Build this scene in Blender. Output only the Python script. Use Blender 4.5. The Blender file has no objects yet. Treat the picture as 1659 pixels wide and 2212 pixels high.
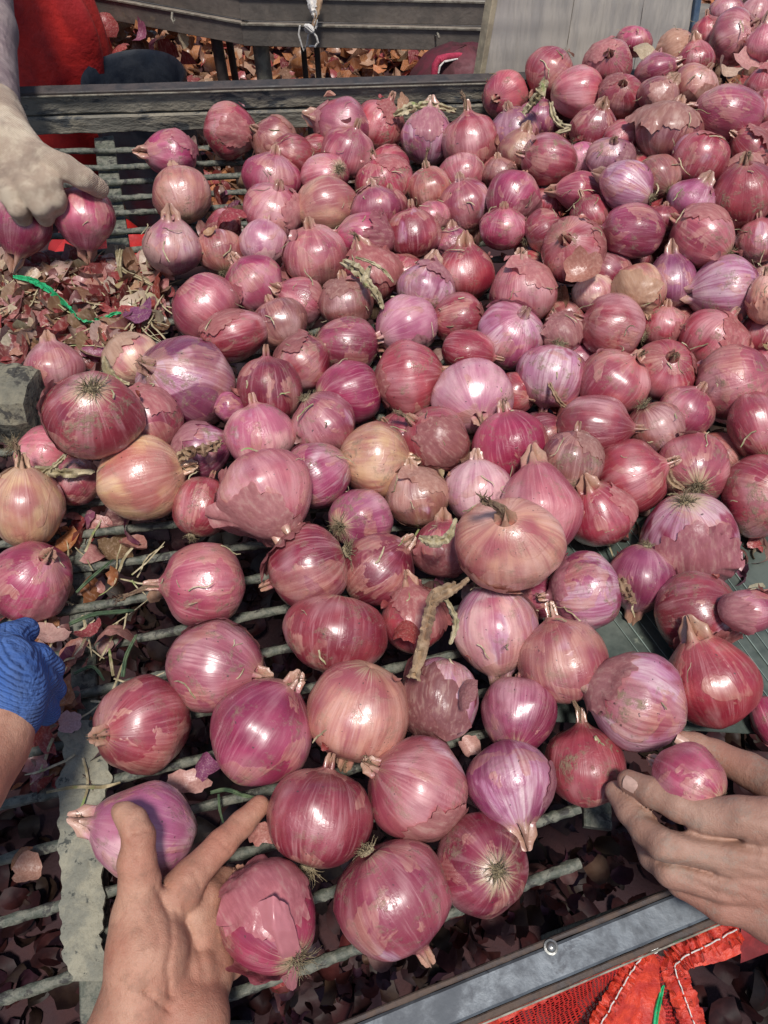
import bpy, math, random
import numpy as np
from mathutils import Vector, Matrix, noise
random.seed(7)
S = bpy.context.scene
COL = S.collection

# ------------------------------------------------------------------ camera
CAM_H, PITCH = 0.56, math.radians(57.0)
cam_data = bpy.data.cameras.new('camera')
cam_data.sensor_fit = 'VERTICAL'; cam_data.sensor_height = 36.0; cam_data.lens = 26.0
cam_data.clip_start = 0.01; cam_data.clip_end = 200.0
cam = bpy.data.objects.new('camera', cam_data); COL.objects.link(cam)
cam.location = (0, 0, CAM_H); cam.rotation_euler = (math.pi/2 - PITCH, 0, 0)
S.camera = cam

# ------------------------------------------------------------------ light
SUN_EL, SUN_AZ = math.radians(74.0), math.radians(168.0)   # azimuth clockwise from +Y
world = bpy.data.worlds.new('World'); S.world = world; world.use_nodes = True
wn = world.node_tree.nodes; wl = world.node_tree.links; wn.clear()
sky = wn.new('ShaderNodeTexSky'); sky.sky_type = 'NISHITA'; sky.sun_disc = False
sky.sun_elevation = SUN_EL; sky.sun_rotation = SUN_AZ
bg = wn.new('ShaderNodeBackground'); bg.inputs['Strength'].default_value = 0.115
wo = wn.new('ShaderNodeOutputWorld')
wl.new(sky.outputs[0], bg.inputs[0]); wl.new(bg.outputs[0], wo.inputs[0])
sd = bpy.data.lights.new('sun', 'SUN'); sd.energy = 4.15; sd.angle = math.radians(9.0); sd.color = (1.0, 0.965, 0.91)
sun = bpy.data.objects.new('sun', sd); COL.objects.link(sun)
sdir = Vector((math.sin(SUN_AZ)*math.cos(SUN_EL), math.cos(SUN_AZ)*math.cos(SUN_EL), math.sin(SUN_EL)))
sun.rotation_euler = (-sdir).to_track_quat('-Z', 'Y').to_euler(); sun.location = sdir*5
S.view_settings.view_transform = 'Standard'; S.view_settings.look = 'None'
S.view_settings.exposure = 0.0; S.view_settings.gamma = 1.0; S.view_settings.use_curve_mapping = False

# ------------------------------------------------------------------ measuring helpers (photo measured on a 1659 x 2212 sheet)
F = 26/36*2212; CX, CY = 829.5, 1106.0
FWD = Vector((0, math.cos(PITCH), -math.sin(PITCH))); UP = Vector((0, math.sin(PITCH), math.cos(PITCH))); RT = Vector((1, 0, 0))
CAMP = Vector((0, 0, CAM_H))
def ray(px, py): return FWD + RT*((px-CX)/F) - UP*((py-CY)/F)
def Q(px, py, z): return CAMP + ray(px, py)*z                     # at a distance from the lens plane
def P(px, py, h=0.0):                                             # at a height above the bars
    d = ray(px, py); return CAMP + d*((h-CAM_H)/d.z)
def V(px, py, Y):                                                 # on an upright plane Y metres away
    d = ray(px, py); return CAMP + d*(Y/d.y)
def proj(p):
    q = p - CAMP; z = q.dot(FWD)
    return CX + F*q.dot(RT)/z, CY - F*q.dot(UP)/z, z

# ------------------------------------------------------------------ mesh helpers
class MB:
    def __init__(s): s.v = []; s.f = []; s.c = []; s.cur = (1, 1, 1); s.sharp = 50
    def add(s, vs, fs, col=None):
        n = len(s.v); s.v += [tuple(v) for v in vs]; s.f += [tuple(i+n for i in f) for f in fs]
        s.c += [col or s.cur]*len(fs)
    def mesh(s, name, smooth=True, colors=False, sharp=None):
        m = bpy.data.meshes.new(name); m.from_pydata(s.v, [], s.f)
        if smooth: m.polygons.foreach_set('use_smooth', [True]*len(s.f))
        if colors:
            a = m.color_attributes.new('Tint', 'FLOAT_COLOR', 'CORNER')
            buf = []
            for f, c in zip(s.f, s.c): buf += [c[0], c[1], c[2], 1.0]*len(f)
            a.data.foreach_set('color', buf)
        m.update()
        if smooth: m.set_sharp_from_angle(angle=math.radians(sharp or s.sharp))
        return m
    def box(s, a, b, w, h, up=Vector((0,0,1)), bev=0.0, col=None):
        """beam from a to b, w across, h high (centred), bevelled long edges"""
        a, b = Vector(a), Vector(b); d = (b-a).normalized(); side = d.cross(up).normalized(); u = side.cross(d).normalized()
        if bev > 0:
            pr = [(-w/2+bev,-h/2),(w/2-bev,-h/2),(w/2,-h/2+bev),(w/2,h/2-bev),(w/2-bev,h/2),(-w/2+bev,h/2),(-w/2,h/2-bev),(-w/2,-h/2+bev)]
        else: pr = [(-w/2,-h/2),(w/2,-h/2),(w/2,h/2),(-w/2,h/2)]
        n = len(pr); s.sharp = 30; vs = [p + side*x + u*y for p in (a, b) for x, y in pr]
        fs = [(i, (i+1) % n, n+(i+1) % n, n+i) for i in range(n)] + [tuple(range(n))[::-1], tuple(range(n, 2*n))]
        s.add(vs, fs, col)
    def tube(s, pts, rad, n=8, cap=True, jit=0.0, seed=0, flat=1.0, col=None):
        pts = [Vector(p) for p in pts]; L = len(pts)
        if not hasattr(rad, '__len__'): rad = [rad]*L
        vs = []; ref = Vector((0.13, 0.21, 0.97))
        for i, p in enumerate(pts):
            d = (pts[min(i+1, L-1)] - pts[max(i-1, 0)]).normalized()
            if abs(d.dot(ref)) > 0.95: ref = Vector((0.9, 0.3, 0.1))
            x = d.cross(ref).normalized(); y = d.cross(x).normalized(); ref = -x.cross(d) if False else ref
            for k in range(n):
                a = 2*math.pi*k/n; r = rad[i]
                if jit: r *= 1 + jit*noise.noise(Vector((p.x*90+seed, p.y*90+k*1.7, p.z*90)))
                vs.append(p + x*math.cos(a)*r + y*math.sin(a)*r*flat)
        fs = [(i*n+k, i*n+(k+1) % n, (i+1)*n+(k+1) % n, (i+1)*n+k) for i in range(L-1) for k in range(n)]
        if cap: fs += [tuple(range(n))[::-1], tuple(range((L-1)*n, L*n))]
        s.add(vs, fs, col)
def link(name, mesh, mat=None, parent=None, kind=None, color=None):
    if isinstance(mesh, MB): mesh = mesh.mesh(name)
    o = bpy.data.objects.new(name, mesh); COL.objects.link(o)
    if mat is not None and len(mesh.materials) == 0: mesh.materials.append(mat)
    if parent is not None: o.parent = parent
    if kind: o['kind'] = kind
    if color: o.color = color
    return o
def empty(name, loc=(0, 0, 0)):
    o = bpy.data.objects.new(name, None); COL.objects.link(o); o.location = loc; o.empty_display_size = 0.02; return o
def tag(o, label, cat, group=None):
    o['label'] = label; o['category'] = cat
    if group: o['group'] = group
    return o

# ------------------------------------------------------------------ materials
class NT:
    def __init__(s, name):
        s.m = bpy.data.materials.new(name); s.m.use_nodes = True; s.t = s.m.node_tree; s.t.nodes.clear()
        s.out = s.n('ShaderNodeOutputMaterial')
    def n(s, typ, **kw):
        nd = s.t.nodes.new(typ)
        for k, v in kw.items(): setattr(nd, k, v)
        return nd
    def set(s, sock, v):
        if isinstance(v, bpy.types.NodeSocket): s.t.links.new(v, sock)
        elif v is not None: sock.default_value = v
    def math(s, op, a, b=None, c=None, clamp=False):
        nd = s.n('ShaderNodeMath', operation=op, use_clamp=clamp); s.set(nd.inputs[0], a)
        if b is not None: s.set(nd.inputs[1], b)
        if c is not None: s.set(nd.inputs[2], c)
        return nd.outputs[0]
    def vec(s, x, y, z):
        nd = s.n('ShaderNodeCombineXYZ'); s.set(nd.inputs[0], x); s.set(nd.inputs[1], y); s.set(nd.inputs[2], z); return nd.outputs[0]
    def vmath(s, op, a, b):
        nd = s.n('ShaderNodeVectorMath', operation=op); s.set(nd.inputs[0], a); s.set(nd.inputs[1], b); return nd.outputs[0]
    def noise(s, v, scale, detail=3, rough=0.5, dist=0.0):
        nd = s.n('ShaderNodeTexNoise'); s.set(nd.inputs['Vector'], v); nd.inputs['Scale'].default_value = scale
        nd.inputs['Detail'].default_value = detail; nd.inputs['Roughness'].default_value = rough; nd.inputs['Distortion'].default_value = dist
        return nd.outputs[0]
    def ramp(s, v, a, b, lo=0.0, hi=1.0):
        nd = s.n('ShaderNodeMapRange'); nd.interpolation_type = 'SMOOTHSTEP'; s.set(nd.inputs[0], v)
        s.set(nd.inputs[1], a); s.set(nd.inputs[2], b); s.set(nd.inputs[3], lo); s.set(nd.inputs[4], hi); return nd.outputs[0]
    def mix(s, f, a, b, mode='MIX'):
        nd = s.n('ShaderNodeMix', data_type='RGBA', blend_type=mode); s.set(nd.inputs[0], f)
        for k, v in ((6, a), (7, b)): s.set(nd.inputs[k], v if isinstance(v, bpy.types.NodeSocket) else (v[0], v[1], v[2], 1.0))
        return nd.outputs[2]
    def bump(s, h, dist, strength=1.0, nrm=None):
        nd = s.n('ShaderNodeBump'); s.set(nd.inputs['Height'], h); nd.inputs['Distance'].default_value = dist; nd.inputs['Strength'].default_value = strength
        if nrm is not None: s.set(nd.inputs['Normal'], nrm)
        return nd.outputs[0]
    def bsdf(s, col, rough=0.5, nrm=None, metal=0.0, spec=0.5, **kw):
        nd = s.n('ShaderNodeBsdfPrincipled'); s.set(nd.inputs['Base Color'], col if isinstance(col, bpy.types.NodeSocket) else (*col, 1.0))
        s.set(nd.inputs['Roughness'], rough); s.set(nd.inputs['Metallic'], metal); s.set(nd.inputs['Specular IOR Level'], spec)
        if nrm is not None: s.set(nd.inputs['Normal'], nrm)
        for k, v in kw.items(): s.set(nd.inputs[k], v)
        return nd.outputs[0]
    def done(s, sh): s.t.links.new(sh, s.out.inputs[0]); return s.m
def obj_coord(t): return t.n('ShaderNodeTexCoord').outputs['Object']

def mat_onion():
    t = NT('onion_skin_shiny'); oc = obj_coord(t); info = t.n('ShaderNodeObjectInfo')
    sep = t.n('ShaderNodeSeparateXYZ'); t.set(sep.inputs[0], oc); x, y, z = sep.outputs
    ln = t.math('SQRT', t.math('ADD', t.math('ADD', t.math('MULTIPLY', x, x), t.math('MULTIPLY', y, y)), 1e-4))
    nx, ny = t.math('DIVIDE', x, ln), t.math('DIVIDE', y, ln)
    seed = t.math('MULTIPLY', info.outputs['Random'], 61.0); sv = t.vec(seed, seed, seed)
    def mer(k, kz): return t.vmath('ADD', t.vec(t.math('MULTIPLY', nx, k), t.math('MULTIPLY', ny, k), t.math('MULTIPLY', z, kz)), sv)
    ov = t.vmath('ADD', oc, sv)
    broad = t.noise(mer(2.2, 0.8), 1.0, 3, 0.6)
    fine = t.noise(mer(13, 0.9), 1.0, 4, 0.62)
    hair = t.noise(mer(34, 1.5), 1.0, 2, 0.5)
    base = info.outputs['Color']; alpha = info.outputs['Alpha']
    rich = t.mix(1.0, base, (0.55, 0.22, 0.42), 'MULTIPLY')
    pale = t.mix(0.62, base, (0.72, 0.46, 0.45))
    side = t.noise(ov, 0.75, 2, 0.5)                                   # one cheek paler than the other
    c = t.mix(t.ramp(side, 0.47, 0.64, 0, 0.9), base, rich)
    c = t.mix(t.ramp(side, 0.50, 0.32, 0, 0.65), c, pale)
    c = t.mix(t.ramp(broad, 0.42, 0.66, 0, 0.55), c, rich)
    c = t.mix(t.ramp(broad, 0.46, 0.28, 0, 0.35), c, pale)
    gate = t.ramp(t.noise(t.vmath('ADD', ov, (4, 8, 2)), 1.1, 2, 0.5), 0.38, 0.62, 0.12, 0.62)   # veins show on parts of the skin only
    c = t.mix(t.math('MULTIPLY', t.ramp(fine, 0.47, 0.70), gate), c, rich)
    c = t.mix(t.math('MULTIPLY', t.ramp(fine, 0.50, 0.30), t.math('MULTIPLY', gate, 0.7)), c, pale)
    c = t.mix(t.ramp(hair, 0.56, 0.74, 0, 0.16), c, rich)
    # peeled layers: patches where an inner skin shows
    lay = t.noise(t.vmath('MULTIPLY', ov, (1, 1, 0.7)), 0.85, 3, 0.5, 0.5)
    lilac = t.mix(t.ramp(fine, 0.40, 0.68, 0, 0.75), t.mix(t.ramp(broad, 0.35, 0.65), (0.66, 0.46, 0.47), (0.47, 0.20, 0.30)), (0.30, 0.055, 0.13))
    thr = t.math('ADD', 0.74, t.math('MULTIPLY', alpha, -0.31))
    lm = t.math('MULTIPLY', t.ramp(lay, thr, t.math('ADD', thr, 0.07)), t.ramp(alpha, 0.0, 0.5, 0.4, 0.88))
    c = t.mix(lm, c, lilac)
    tan_n = t.noise(t.vmath('MULTIPLY', t.vmath('ADD', ov, (7, 3, 1)), (1, 1, 0.8)), 1.0, 4, 0.55, 0.7)
    tm = t.math('MULTIPLY', t.ramp(tan_n, 0.555, 0.58), t.ramp(t.noise(ov, 3.0, 2), 0.3, 0.7, 0.25, 0.70))
    tanc = t.mix(t.ramp(fine, 0.4, 0.62), (0.52, 0.26, 0.20), (0.40, 0.15, 0.12))
    c = t.mix(tm, c, tanc)
    c = t.mix(t.ramp(t.noise(t.vmath('ADD', ov, (2, 2, 9)), 1.3, 5, 0.7), 0.40, 0.70, 0.0, 0.22), c, (0.25, 0.10, 0.08))
    # poles
    zz = t.math('ADD', z, t.math('MULTIPLY', t.math('SUBTRACT', fine, 0.5), 0.5))
    c = t.mix(t.ramp(zz, 0.90, 1.14, 0, 0.8), c, t.mix(hair, (0.30, 0.14, 0.09), (0.48, 0.31, 0.19)))
    c = t.mix(t.ramp(zz, -0.82, -1.00, 0, 0.85), c, t.mix(hair, (0.36, 0.24, 0.12), (0.60, 0.46, 0.30)))
    # soil
    dn = t.noise(ov, 1.9, 8, 0.72, 0.3); dn2 = t.noise(ov, 9.0, 4, 0.7)
    amt = t.ramp(t.n('ShaderNodeObjectInfo').outputs['Random'], 0.0, 1.0, 0.3, 1.0)
    dust = t.math('MULTIPLY', t.math('MULTIPLY', t.ramp(dn, 0.51, 0.66), t.ramp(dn2, 0.36, 0.58)), amt)
    c = t.mix(dust, c, (0.22, 0.155, 0.095))
    sp = t.ramp(t.noise(ov, 13.0, 1, 0.5), 0.745, 0.765, 0, 0.8)
    c = t.mix(sp, c, (0.05, 0.03, 0.025))
    wr = t.noise(t.vmath('ADD', mer(7, 7), (3, 0, 0)), 1.0, 3, 0.6, 1.5)
    wgate = t.ramp(t.noise(t.vmath('ADD', ov, (1, 5, 8)), 0.9, 1), 0.50, 0.70, 0.06, 1.0)
    h = t.math('ADD', t.math('ADD', t.math('MULTIPLY', fine, 0.35), t.math('MULTIPLY', hair, 0.10)), t.math('ADD', t.math('MULTIPLY', tm, 0.4), t.math('MULTIPLY', lm, -0.35)))
    h = t.math('ADD', h, t.math('MULTIPLY', t.math('MULTIPLY', wr, 0.9), wgate)); h = t.math('ADD', h, t.math('MULTIPLY', dust, 0.5))
    nrm = t.bump(h, 0.0010, 0.75); nrm2 = t.bump(h, 0.0010, 0.35)
    rg = t.math('ADD', t.math('ADD', 0.38, t.math('MULTIPLY', dust, 0.5)), t.math('MULTIPLY', t.ramp(dn2, 0.35, 0.65), 0.10))
    coat = t.math('MULTIPLY', t.math('SUBTRACT', 1.0, dust), t.ramp(t.noise(t.vmath('ADD', ov, (3, 1, 4)), 0.7, 2), 0.35, 0.6, 0.30, 0.95))
    return t.done(t.bsdf(c, rg, nrm, spec=0.55, **{'Coat Weight': coat, 'Coat Roughness': t.ramp(dn2, 0.35, 0.7, 0.17, 0.33), 'Coat Normal': nrm2}))

def mat_papery(name, source, spec=0.5, tl=0.30):
    t = NT(name); oc = obj_coord(t); info = t.n('ShaderNodeObjectInfo')
    seed = t.math('MULTIPLY', info.outputs['Random'], 31.0); ov = t.vmath('ADD', oc, t.vec(seed, seed, seed))
    if source == 'object': base = info.outputs['Color']; k = 1.0
    else:
        a = t.n('ShaderNodeAttribute'); a.attribute_name = 'Tint'; base = a.outputs['Color']; k = 30.0
    fib = t.noise(t.vmath('MULTIPLY', ov, (9*k, 9*k, 1.6*k)), 1.0, 4, 0.6, 0.3)
    bl = t.noise(ov, 2.4*k, 5, 0.65)
    c = t.mix(t.ramp(fib, 0.42, 0.68, 0, 0.4), base, t.mix(1.0, base, (0.55, 0.38, 0.42), 'MULTIPLY'))
    c = t.mix(t.ramp(fib, 0.5, 0.3, 0, 0.4), c, (0.62, 0.42, 0.34))
    c = t.mix(t.ramp(bl, 0.56, 0.72, 0, 0.28), c, (0.42, 0.22, 0.14))
    nrm = t.bump(t.math('ADD', t.math('MULTIPLY', fib, 0.6), bl), 0.0008, 0.6)
    p = t.bsdf(c, t.ramp(bl, 0.35, 0.7, 0.22 if spec > .2 else .7, 0.48 if spec > .2 else .9), nrm, spec=spec)
    tr = t.n('ShaderNodeBsdfTranslucent'); t.set(tr.inputs[0], c)
    mx = t.n('ShaderNodeMixShader'); mx.inputs[0].default_value = tl; t.set(mx.inputs[1], p); t.set(mx.inputs[2], tr.outputs[0])
    return t.done(mx.outputs[0])

def mat_simple(name, a, b, scale, rough=(0.6, 0.9), bump=0.001, detail=6, metal=0.0, mode=(0.4, 0.6), stretch=(1, 1, 1), extra=None):
    t = NT(name); oc = t.vmath('MULTIPLY', obj_coord(t), stretch)
    n1 = t.noise(oc, scale, detail, 0.65, 0.2); n2 = t.noise(oc, scale*5, 4, 0.6)
    c = t.mix(t.ramp(n1, *mode), a, b); c = t.mix(t.ramp(n2, 0.45, 0.75, 0, 0.35), c, (a[0]*0.45, a[1]*0.45, a[2]*0.45))
    if extra:
        n3 = t.noise(t.vmath('ADD', oc, (5, 9, 2)), extra[1], 7, 0.7, 0.4); c = t.mix(t.ramp(n3, extra[2], extra[3]), c, extra[0])
    nrm = t.bump(t.math('ADD', n1, t.math('MULTIPLY', n2, 0.4)), bump)
    return t.done(t.bsdf(c, t.ramp(n1, 0.3, 0.7, rough[0], rough[1]), nrm, metal=metal))

M_onion = mat_onion()
M_skin_o = mat_papery('papery_onion_skin', 'object')
M_litter = mat_papery('papery_litter', 'tint')
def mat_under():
    t = NT('shade_dimmed_litter'); a = t.n('ShaderNodeAttribute'); a.attribute_name = 'Tint'; n = t.noise(obj_coord(t), 60, 4, .6)
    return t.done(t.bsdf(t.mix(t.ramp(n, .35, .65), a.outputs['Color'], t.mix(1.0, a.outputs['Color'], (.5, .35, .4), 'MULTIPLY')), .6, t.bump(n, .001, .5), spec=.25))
M_under = mat_under()  # for skins below the bars, whose tints are dimmed to stand for shade
M_root = mat_simple('dry_root', (0.50, 0.40, 0.24), (0.30, 0.21, 0.11), 3.0, (0.7, 0.9), 0.02)
M_neck = mat_simple('dry_neck', (0.36, 0.245, 0.145), (0.21, 0.115, 0.07), 3.0, (0.6, 0.9), 0.004, stretch=(7, 7, 0.8))
M_straw = mat_simple('dry_leaf', (0.46, 0.38, 0.24), (0.24, 0.19, 0.10), 90.0, (0.6, 0.85), 0.001, extra=((0.20, 0.25, 0.08), 30, 0.56, 0.64))
M_bar = mat_simple('bar_paint', (0.07, 0.077, 0.058), (0.165, 0.16, 0.125), 130.0, (0.5, 0.85), 0.0012, extra=((0.035, 0.032, 0.028), 90, 0.52, 0.60))
M_barmud = mat_simple('rail_mud', (0.17, 0.155, 0.125), (0.27, 0.235, 0.175), 26.0, (0.7, 0.95), 0.004, stretch=(0.6, 1, 1.5), extra=((0.06, 0.062, 0.062), 34, 0.52, 0.60))
M_mud = mat_simple('pale_mud', (0.27, 0.25, 0.185), (0.18, 0.175, 0.14), 60.0, (0.8, 0.95), 0.003, extra=((0.055, 0.058, 0.05), 90, 0.59, 0.64))
M_steel = mat_simple('front_rail_steel', (0.12, 0.135, 0.15), (0.065, 0.072, 0.082), 38.0, (0.42, 0.65), 0.0005, metal=0.2, extra=((0.05, 0.055, 0.065), 45, 0.58, 0.66))
M_edge = mat_simple('worn_edge', (0.30, 0.27, 0.21), (0.16, 0.13, 0.10), 60.0, (0.5, 0.8), 0.001)
M_darkedge = mat_simple('rusty_edge', (0.05, 0.035, 0.03), (0.09, 0.06, 0.045), 80.0, (0.6, 0.9), 0.001)
M_farbeam = mat_simple('far_beam_dirt', (0.20, 0.165, 0.135), (0.13, 0.11, 0.092), 14.0, (0.6, 0.85), 0.002, extra=((0.21, 0.17, 0.12), 22, 0.6, 0.7))
M_board = mat_simple('board_wood', (0.52, 0.455, 0.38), (0.40, 0.355, 0.31), 5.0, (0.55, 0.8), 0.0015, stretch=(6, 6, 0.7), extra=((0.14, 0.13, 0.12), 3, 0.62, 0.72))
M_boardedge = mat_simple('board_edge', (0.45, 0.37, 0.24), (0.30, 0.24, 0.16), 30.0, (0.6, 0.85), 0.001)
M_block = mat_simple('wood_block', (0.20, 0.175, 0.12), (0.13, 0.12, 0.09), 40.0, (0.75, 0.95), 0.004, extra=((0.045, 0.04, 0.032), 60, 0.52, 0.6))
M_ground = mat_simple('ground_soil', (0.026, 0.006, 0.008), (0.04, 0.012, 0.012), 12.0, (0.8, 0.95), 0.006)  # soil darkened to near-black maroon, the shade under the table put into its colour
M_belt = mat_simple('green_belt', (0.040, 0.052, 0.043), (0.075, 0.09, 0.075), 22.0, (0.35, 0.6), 0.0006, extra=((0.20, 0.22, 0.17), 30, 0.6, 0.75))
M_wire = mat_simple('belt_wire', (0.20, 0.25, 0.22), (0.18, 0.23, 0.2), 80.0, (0.4, 0.6), 0.0003)
M_dark = mat_simple('dark_plastic', (0.006, 0.008, 0.014), (0.012, 0.015, 0.022), 20.0, (0.35, 0.6), 0.001)
M_post = mat_simple('post_grey', (0.24, 0.23, 0.18), (0.13, 0.12, 0.10), 40.0, (0.5, 0.8), 0.001)
M_iron = mat_simple('dark_iron', (0.035, 0.028, 0.025), (0.06, 0.045, 0.04), 40.0, (0.5, 0.8), 0.001)
M_redband = mat_simple('red_band', (0.60, 0.055, 0.025), (0.42, 0.028, 0.018), 90.0, (0.35, 0.6), 0.002, stretch=(1, 1, 1))
M_redsack = mat_simple('red_sack', (0.58, 0.028, 0.022), (0.36, 0.014, 0.014), 10.0, (0.4, 0.6), 0.004)
M_stitch = mat_simple('white_thread', (0.72, 0.68, 0.62), (0.5, 0.46, 0.42), 300.0, (0.7, 0.9), 0.0005)
M_pinkrope = mat_simple('pink_rope', (0.42, 0.03, 0.07), (0.3, 0.02, 0.05), 200.0, (0.6, 0.9), 0.001)
M_green = mat_simple('green_ribbon', (0.015, 0.30, 0.10), (0.03, 0.42, 0.17), 90.0, (0.3, 0.55), 0.002)
M_bolt = mat_simple('bolt_steel', (0.30, 0.29, 0.27), (0.15, 0.15, 0.14), 200.0, (0.25, 0.45), 0.0003, metal=0.7)
def mat_net():
    t = NT('red_net'); uv = t.n('ShaderNodeTexCoord').outputs['UV']
    vo = t.n('ShaderNodeTexVoronoi', feature='DISTANCE_TO_EDGE'); t.set(vo.inputs['Vector'], t.vmath('MULTIPLY', uv, (1, 1.9, 1))); vo.inputs['Scale'].default_value = 17; vo.inputs['Randomness'].default_value = 0.35
    n = t.noise(uv, 9, 3); c = t.mix(n, (0.50, 0.03, 0.02), (0.34, 0.015, 0.014))
    p = t.bsdf(c, 0.4); tr = t.n('ShaderNodeBsdfTransparent'); mx = t.n('ShaderNodeMixShader')
    t.set(mx.inputs[0], t.ramp(vo.outputs[0], 0.17, 0.20)); t.set(mx.inputs[1], p); t.set(mx.inputs[2], tr.outputs[0]); return t.done(mx.outputs[0])
M_net = mat_net()
def mat_hand(name, a, b, dirt):
    t = NT(name); oc = obj_coord(t)
    n1 = t.noise(oc, 30, 5, 0.65); n2 = t.noise(oc, 260, 4, 0.7); n3 = t.noise(oc, 55, 9, 0.75); n4 = t.noise(t.vmath('ADD', oc, (3, 3, 3)), 12, 3, 0.5)
    c = t.mix(t.ramp(n1, 0.35, 0.65), a, b); c = t.mix(t.ramp(n4, 0.42, 0.62, 0, 0.55), c, (a[0]*.86, a[1]*.58, a[2]*.56))
    c = t.mix(t.ramp(n3, 0.50, 0.64, 0, dirt[1]), c, dirt[0]); c = t.mix(t.ramp(n2, 0.5, 0.75, 0, 0.4), c, (a[0]*.6, a[1]*.5, a[2]*.45))
    wr = t.noise(oc, 110, 6, 0.7, 1.2); vo = t.n('ShaderNodeTexVoronoi', feature='DISTANCE_TO_EDGE'); t.set(vo.inputs['Vector'], t.vmath('ADD', oc, t.vmath('MULTIPLY', t.vec(n2, n1, n3), (.002, .002, .002)))); vo.inputs['Scale'].default_value = 620
    h = t.math('ADD', t.math('ADD', t.math('MULTIPLY', n2, 0.5), t.math('MULTIPLY', wr, 1.6)), t.math('MULTIPLY', t.ramp(vo.outputs[0], 0.0, 0.2), 0.16))
    nrm = t.bump(h, 0.0007, 0.7)
    return t.done(t.bsdf(c, t.ramp(n3, 0.3, 0.7, 0.48, 0.72), nrm, spec=0.35, **{'Subsurface Weight': 0.08, 'Subsurface Radius': (0.005, 0.0018, 0.001), 'Subsurface Scale': 1.0}))
M_hand = mat_hand('hand_skin', (0.45, 0.245, 0.165), (0.33, 0.145, 0.095), ((0.22, 0.12, 0.08), 0.45))
M_handd = mat_hand('dusty_hand_skin', (0.35, 0.20, 0.145), (0.28, 0.145, 0.10), ((0.27, 0.21, 0.165), 0.55))
M_nail = mat_simple('fingernail', (0.52, 0.33, 0.26), (0.45, 0.28, 0.22), 80, (0.3, 0.45), 0.0002)
def mat_knit(name, a, b, dirt, sc):
    t = NT(name); oc = obj_coord(t); n = t.noise(oc, 45, 6, .7); big = t.noise(oc, 20, 5, .65, .6)
    wv = t.n('ShaderNodeTexWave', wave_type='BANDS', bands_direction='DIAGONAL'); t.set(wv.inputs['Vector'], oc); wv.inputs['Scale'].default_value = sc; wv.inputs['Distortion'].default_value = 2.5; wv.inputs['Detail'].default_value = 2
    c = t.mix(t.ramp(n, .4, .6), a, b); c = t.mix(t.ramp(big, .46, .66, 0, .7), c, dirt); c = t.mix(t.math('MULTIPLY', wv.outputs['Fac'], .22), c, (a[0]*.5, a[1]*.5, a[2]*.5))
    return t.done(t.bsdf(c, .9, t.bump(t.math('ADD', wv.outputs['Fac'], t.math('MULTIPLY', big, 9)), .0012, .8), spec=.2))
M_glove = mat_knit('knit_glove', (0.62, 0.50, 0.37), (0.46, 0.34, 0.25), (0.24, 0.165, 0.13), 240)
M_blueglove = mat_knit('blue_glove', (0.05, 0.11, 0.31), (0.075, 0.14, 0.34), (0.06, 0.075, 0.13), 190)
M_sleeve = mat_knit('sleeve_cloth', (0.38, 0.29, 0.27), (0.27, 0.20, 0.20), (0.18, 0.12, 0.13), 200)
# ================================================================== the place
def rail_part(name, mat, parent, a, b, w, h, bev=0.002, disp=0.0, seg=60):  
    """a long member with slightly lumpy faces"""
    m = MB(); a, b = Vector(a), Vector(b); d = (b-a); side = d.normalized().cross(Vector((0,0,1))).normalized()
    pr = [(-w/2+bev,-h/2),(0,-h/2),(w/2-bev,-h/2),(w/2,-h/2+bev),(w/2,-h/6),(w/2,h/6),(w/2,h/2-bev),(w/2-bev,h/2),(0,h/2),(-w/2+bev,h/2),(-w/2,h/2-bev),(-w/2,h/6),(-w/2,-h/6),(-w/2,-h/2+bev)]
    n = len(pr); vs = []
    for i in range(seg+1):
        p = a + d*(i/seg)
        for k, (x, y) in enumerate(pr):
            q = p + side*x + Vector((0,0,y))
            q += (side*(1 if x > 0 else -1) + Vector((0,0,1))*(0.6 if y > 0 else -0.6))*disp*noise.noise(Vector((q.x*40, q.y*40+3, q.z*50)))
            vs.append(q)
    fs = [(i*n+k, i*n+(k+1) % n, (i+1)*n+(k+1) % n, (i+1)*n+k) for i in range(seg) for k in range(n)]
    fs += [tuple(range(n))[::-1], tuple(range(seg*n, seg*n+n))]
    m.add(vs, fs); return link(name, m.mesh(name, sharp=32), mat, parent)

GZ = -0.55
g = MB(); NG = 90
def ground_h(x, y):
    h = GZ + 0.02*noise.noise(Vector((x*2, y*2, 0)))
    if y > 1.2: h += 0.20*max(0, min(1, (y-2.05)/0.7)) * (0.9+0.3*noise.noise(Vector((x*1.1, y*1.1, 4))))
    return h
for j in range(NG+1):
    for i in range(NG+1):
        x = -4 + 8*i/NG; y = -2 + 8*j/NG; g.v.append((x, y, ground_h(x, y)))
for j in range(NG):
    for i in range(NG): a = j*(NG+1)+i; g.f.append((a, a+1, a+NG+2, a+NG+1)); g.c.append((1, 1, 1))
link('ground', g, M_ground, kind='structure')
og = MB()
R0 = [(-4,-2),(4,-2),(4,6),(-4,6)]; R1 = [(-60,-60),(60,-60),(60,90),(-60,90)]
og.add([(x, y, GZ-0.03) for x, y in R0] + [(x, y, GZ-0.2) for x, y in R1], [(i, 4+i, 4+(i+1) % 4, (i+1) % 4) for i in range(4)])
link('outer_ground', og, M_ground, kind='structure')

# ---- the sorting table
table = empty('sorting_table', (0, 0.5, GZ))
tag(table, 'steel bar sorting table with muddy rails that carries the heap of onions', 'sorting table')
def tpart(name, m, mat, **k):
    o = link(name, m, mat, **k); o.parent = table; o.matrix_parent_inverse = Matrix.Translation(-table.location); return o
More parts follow.
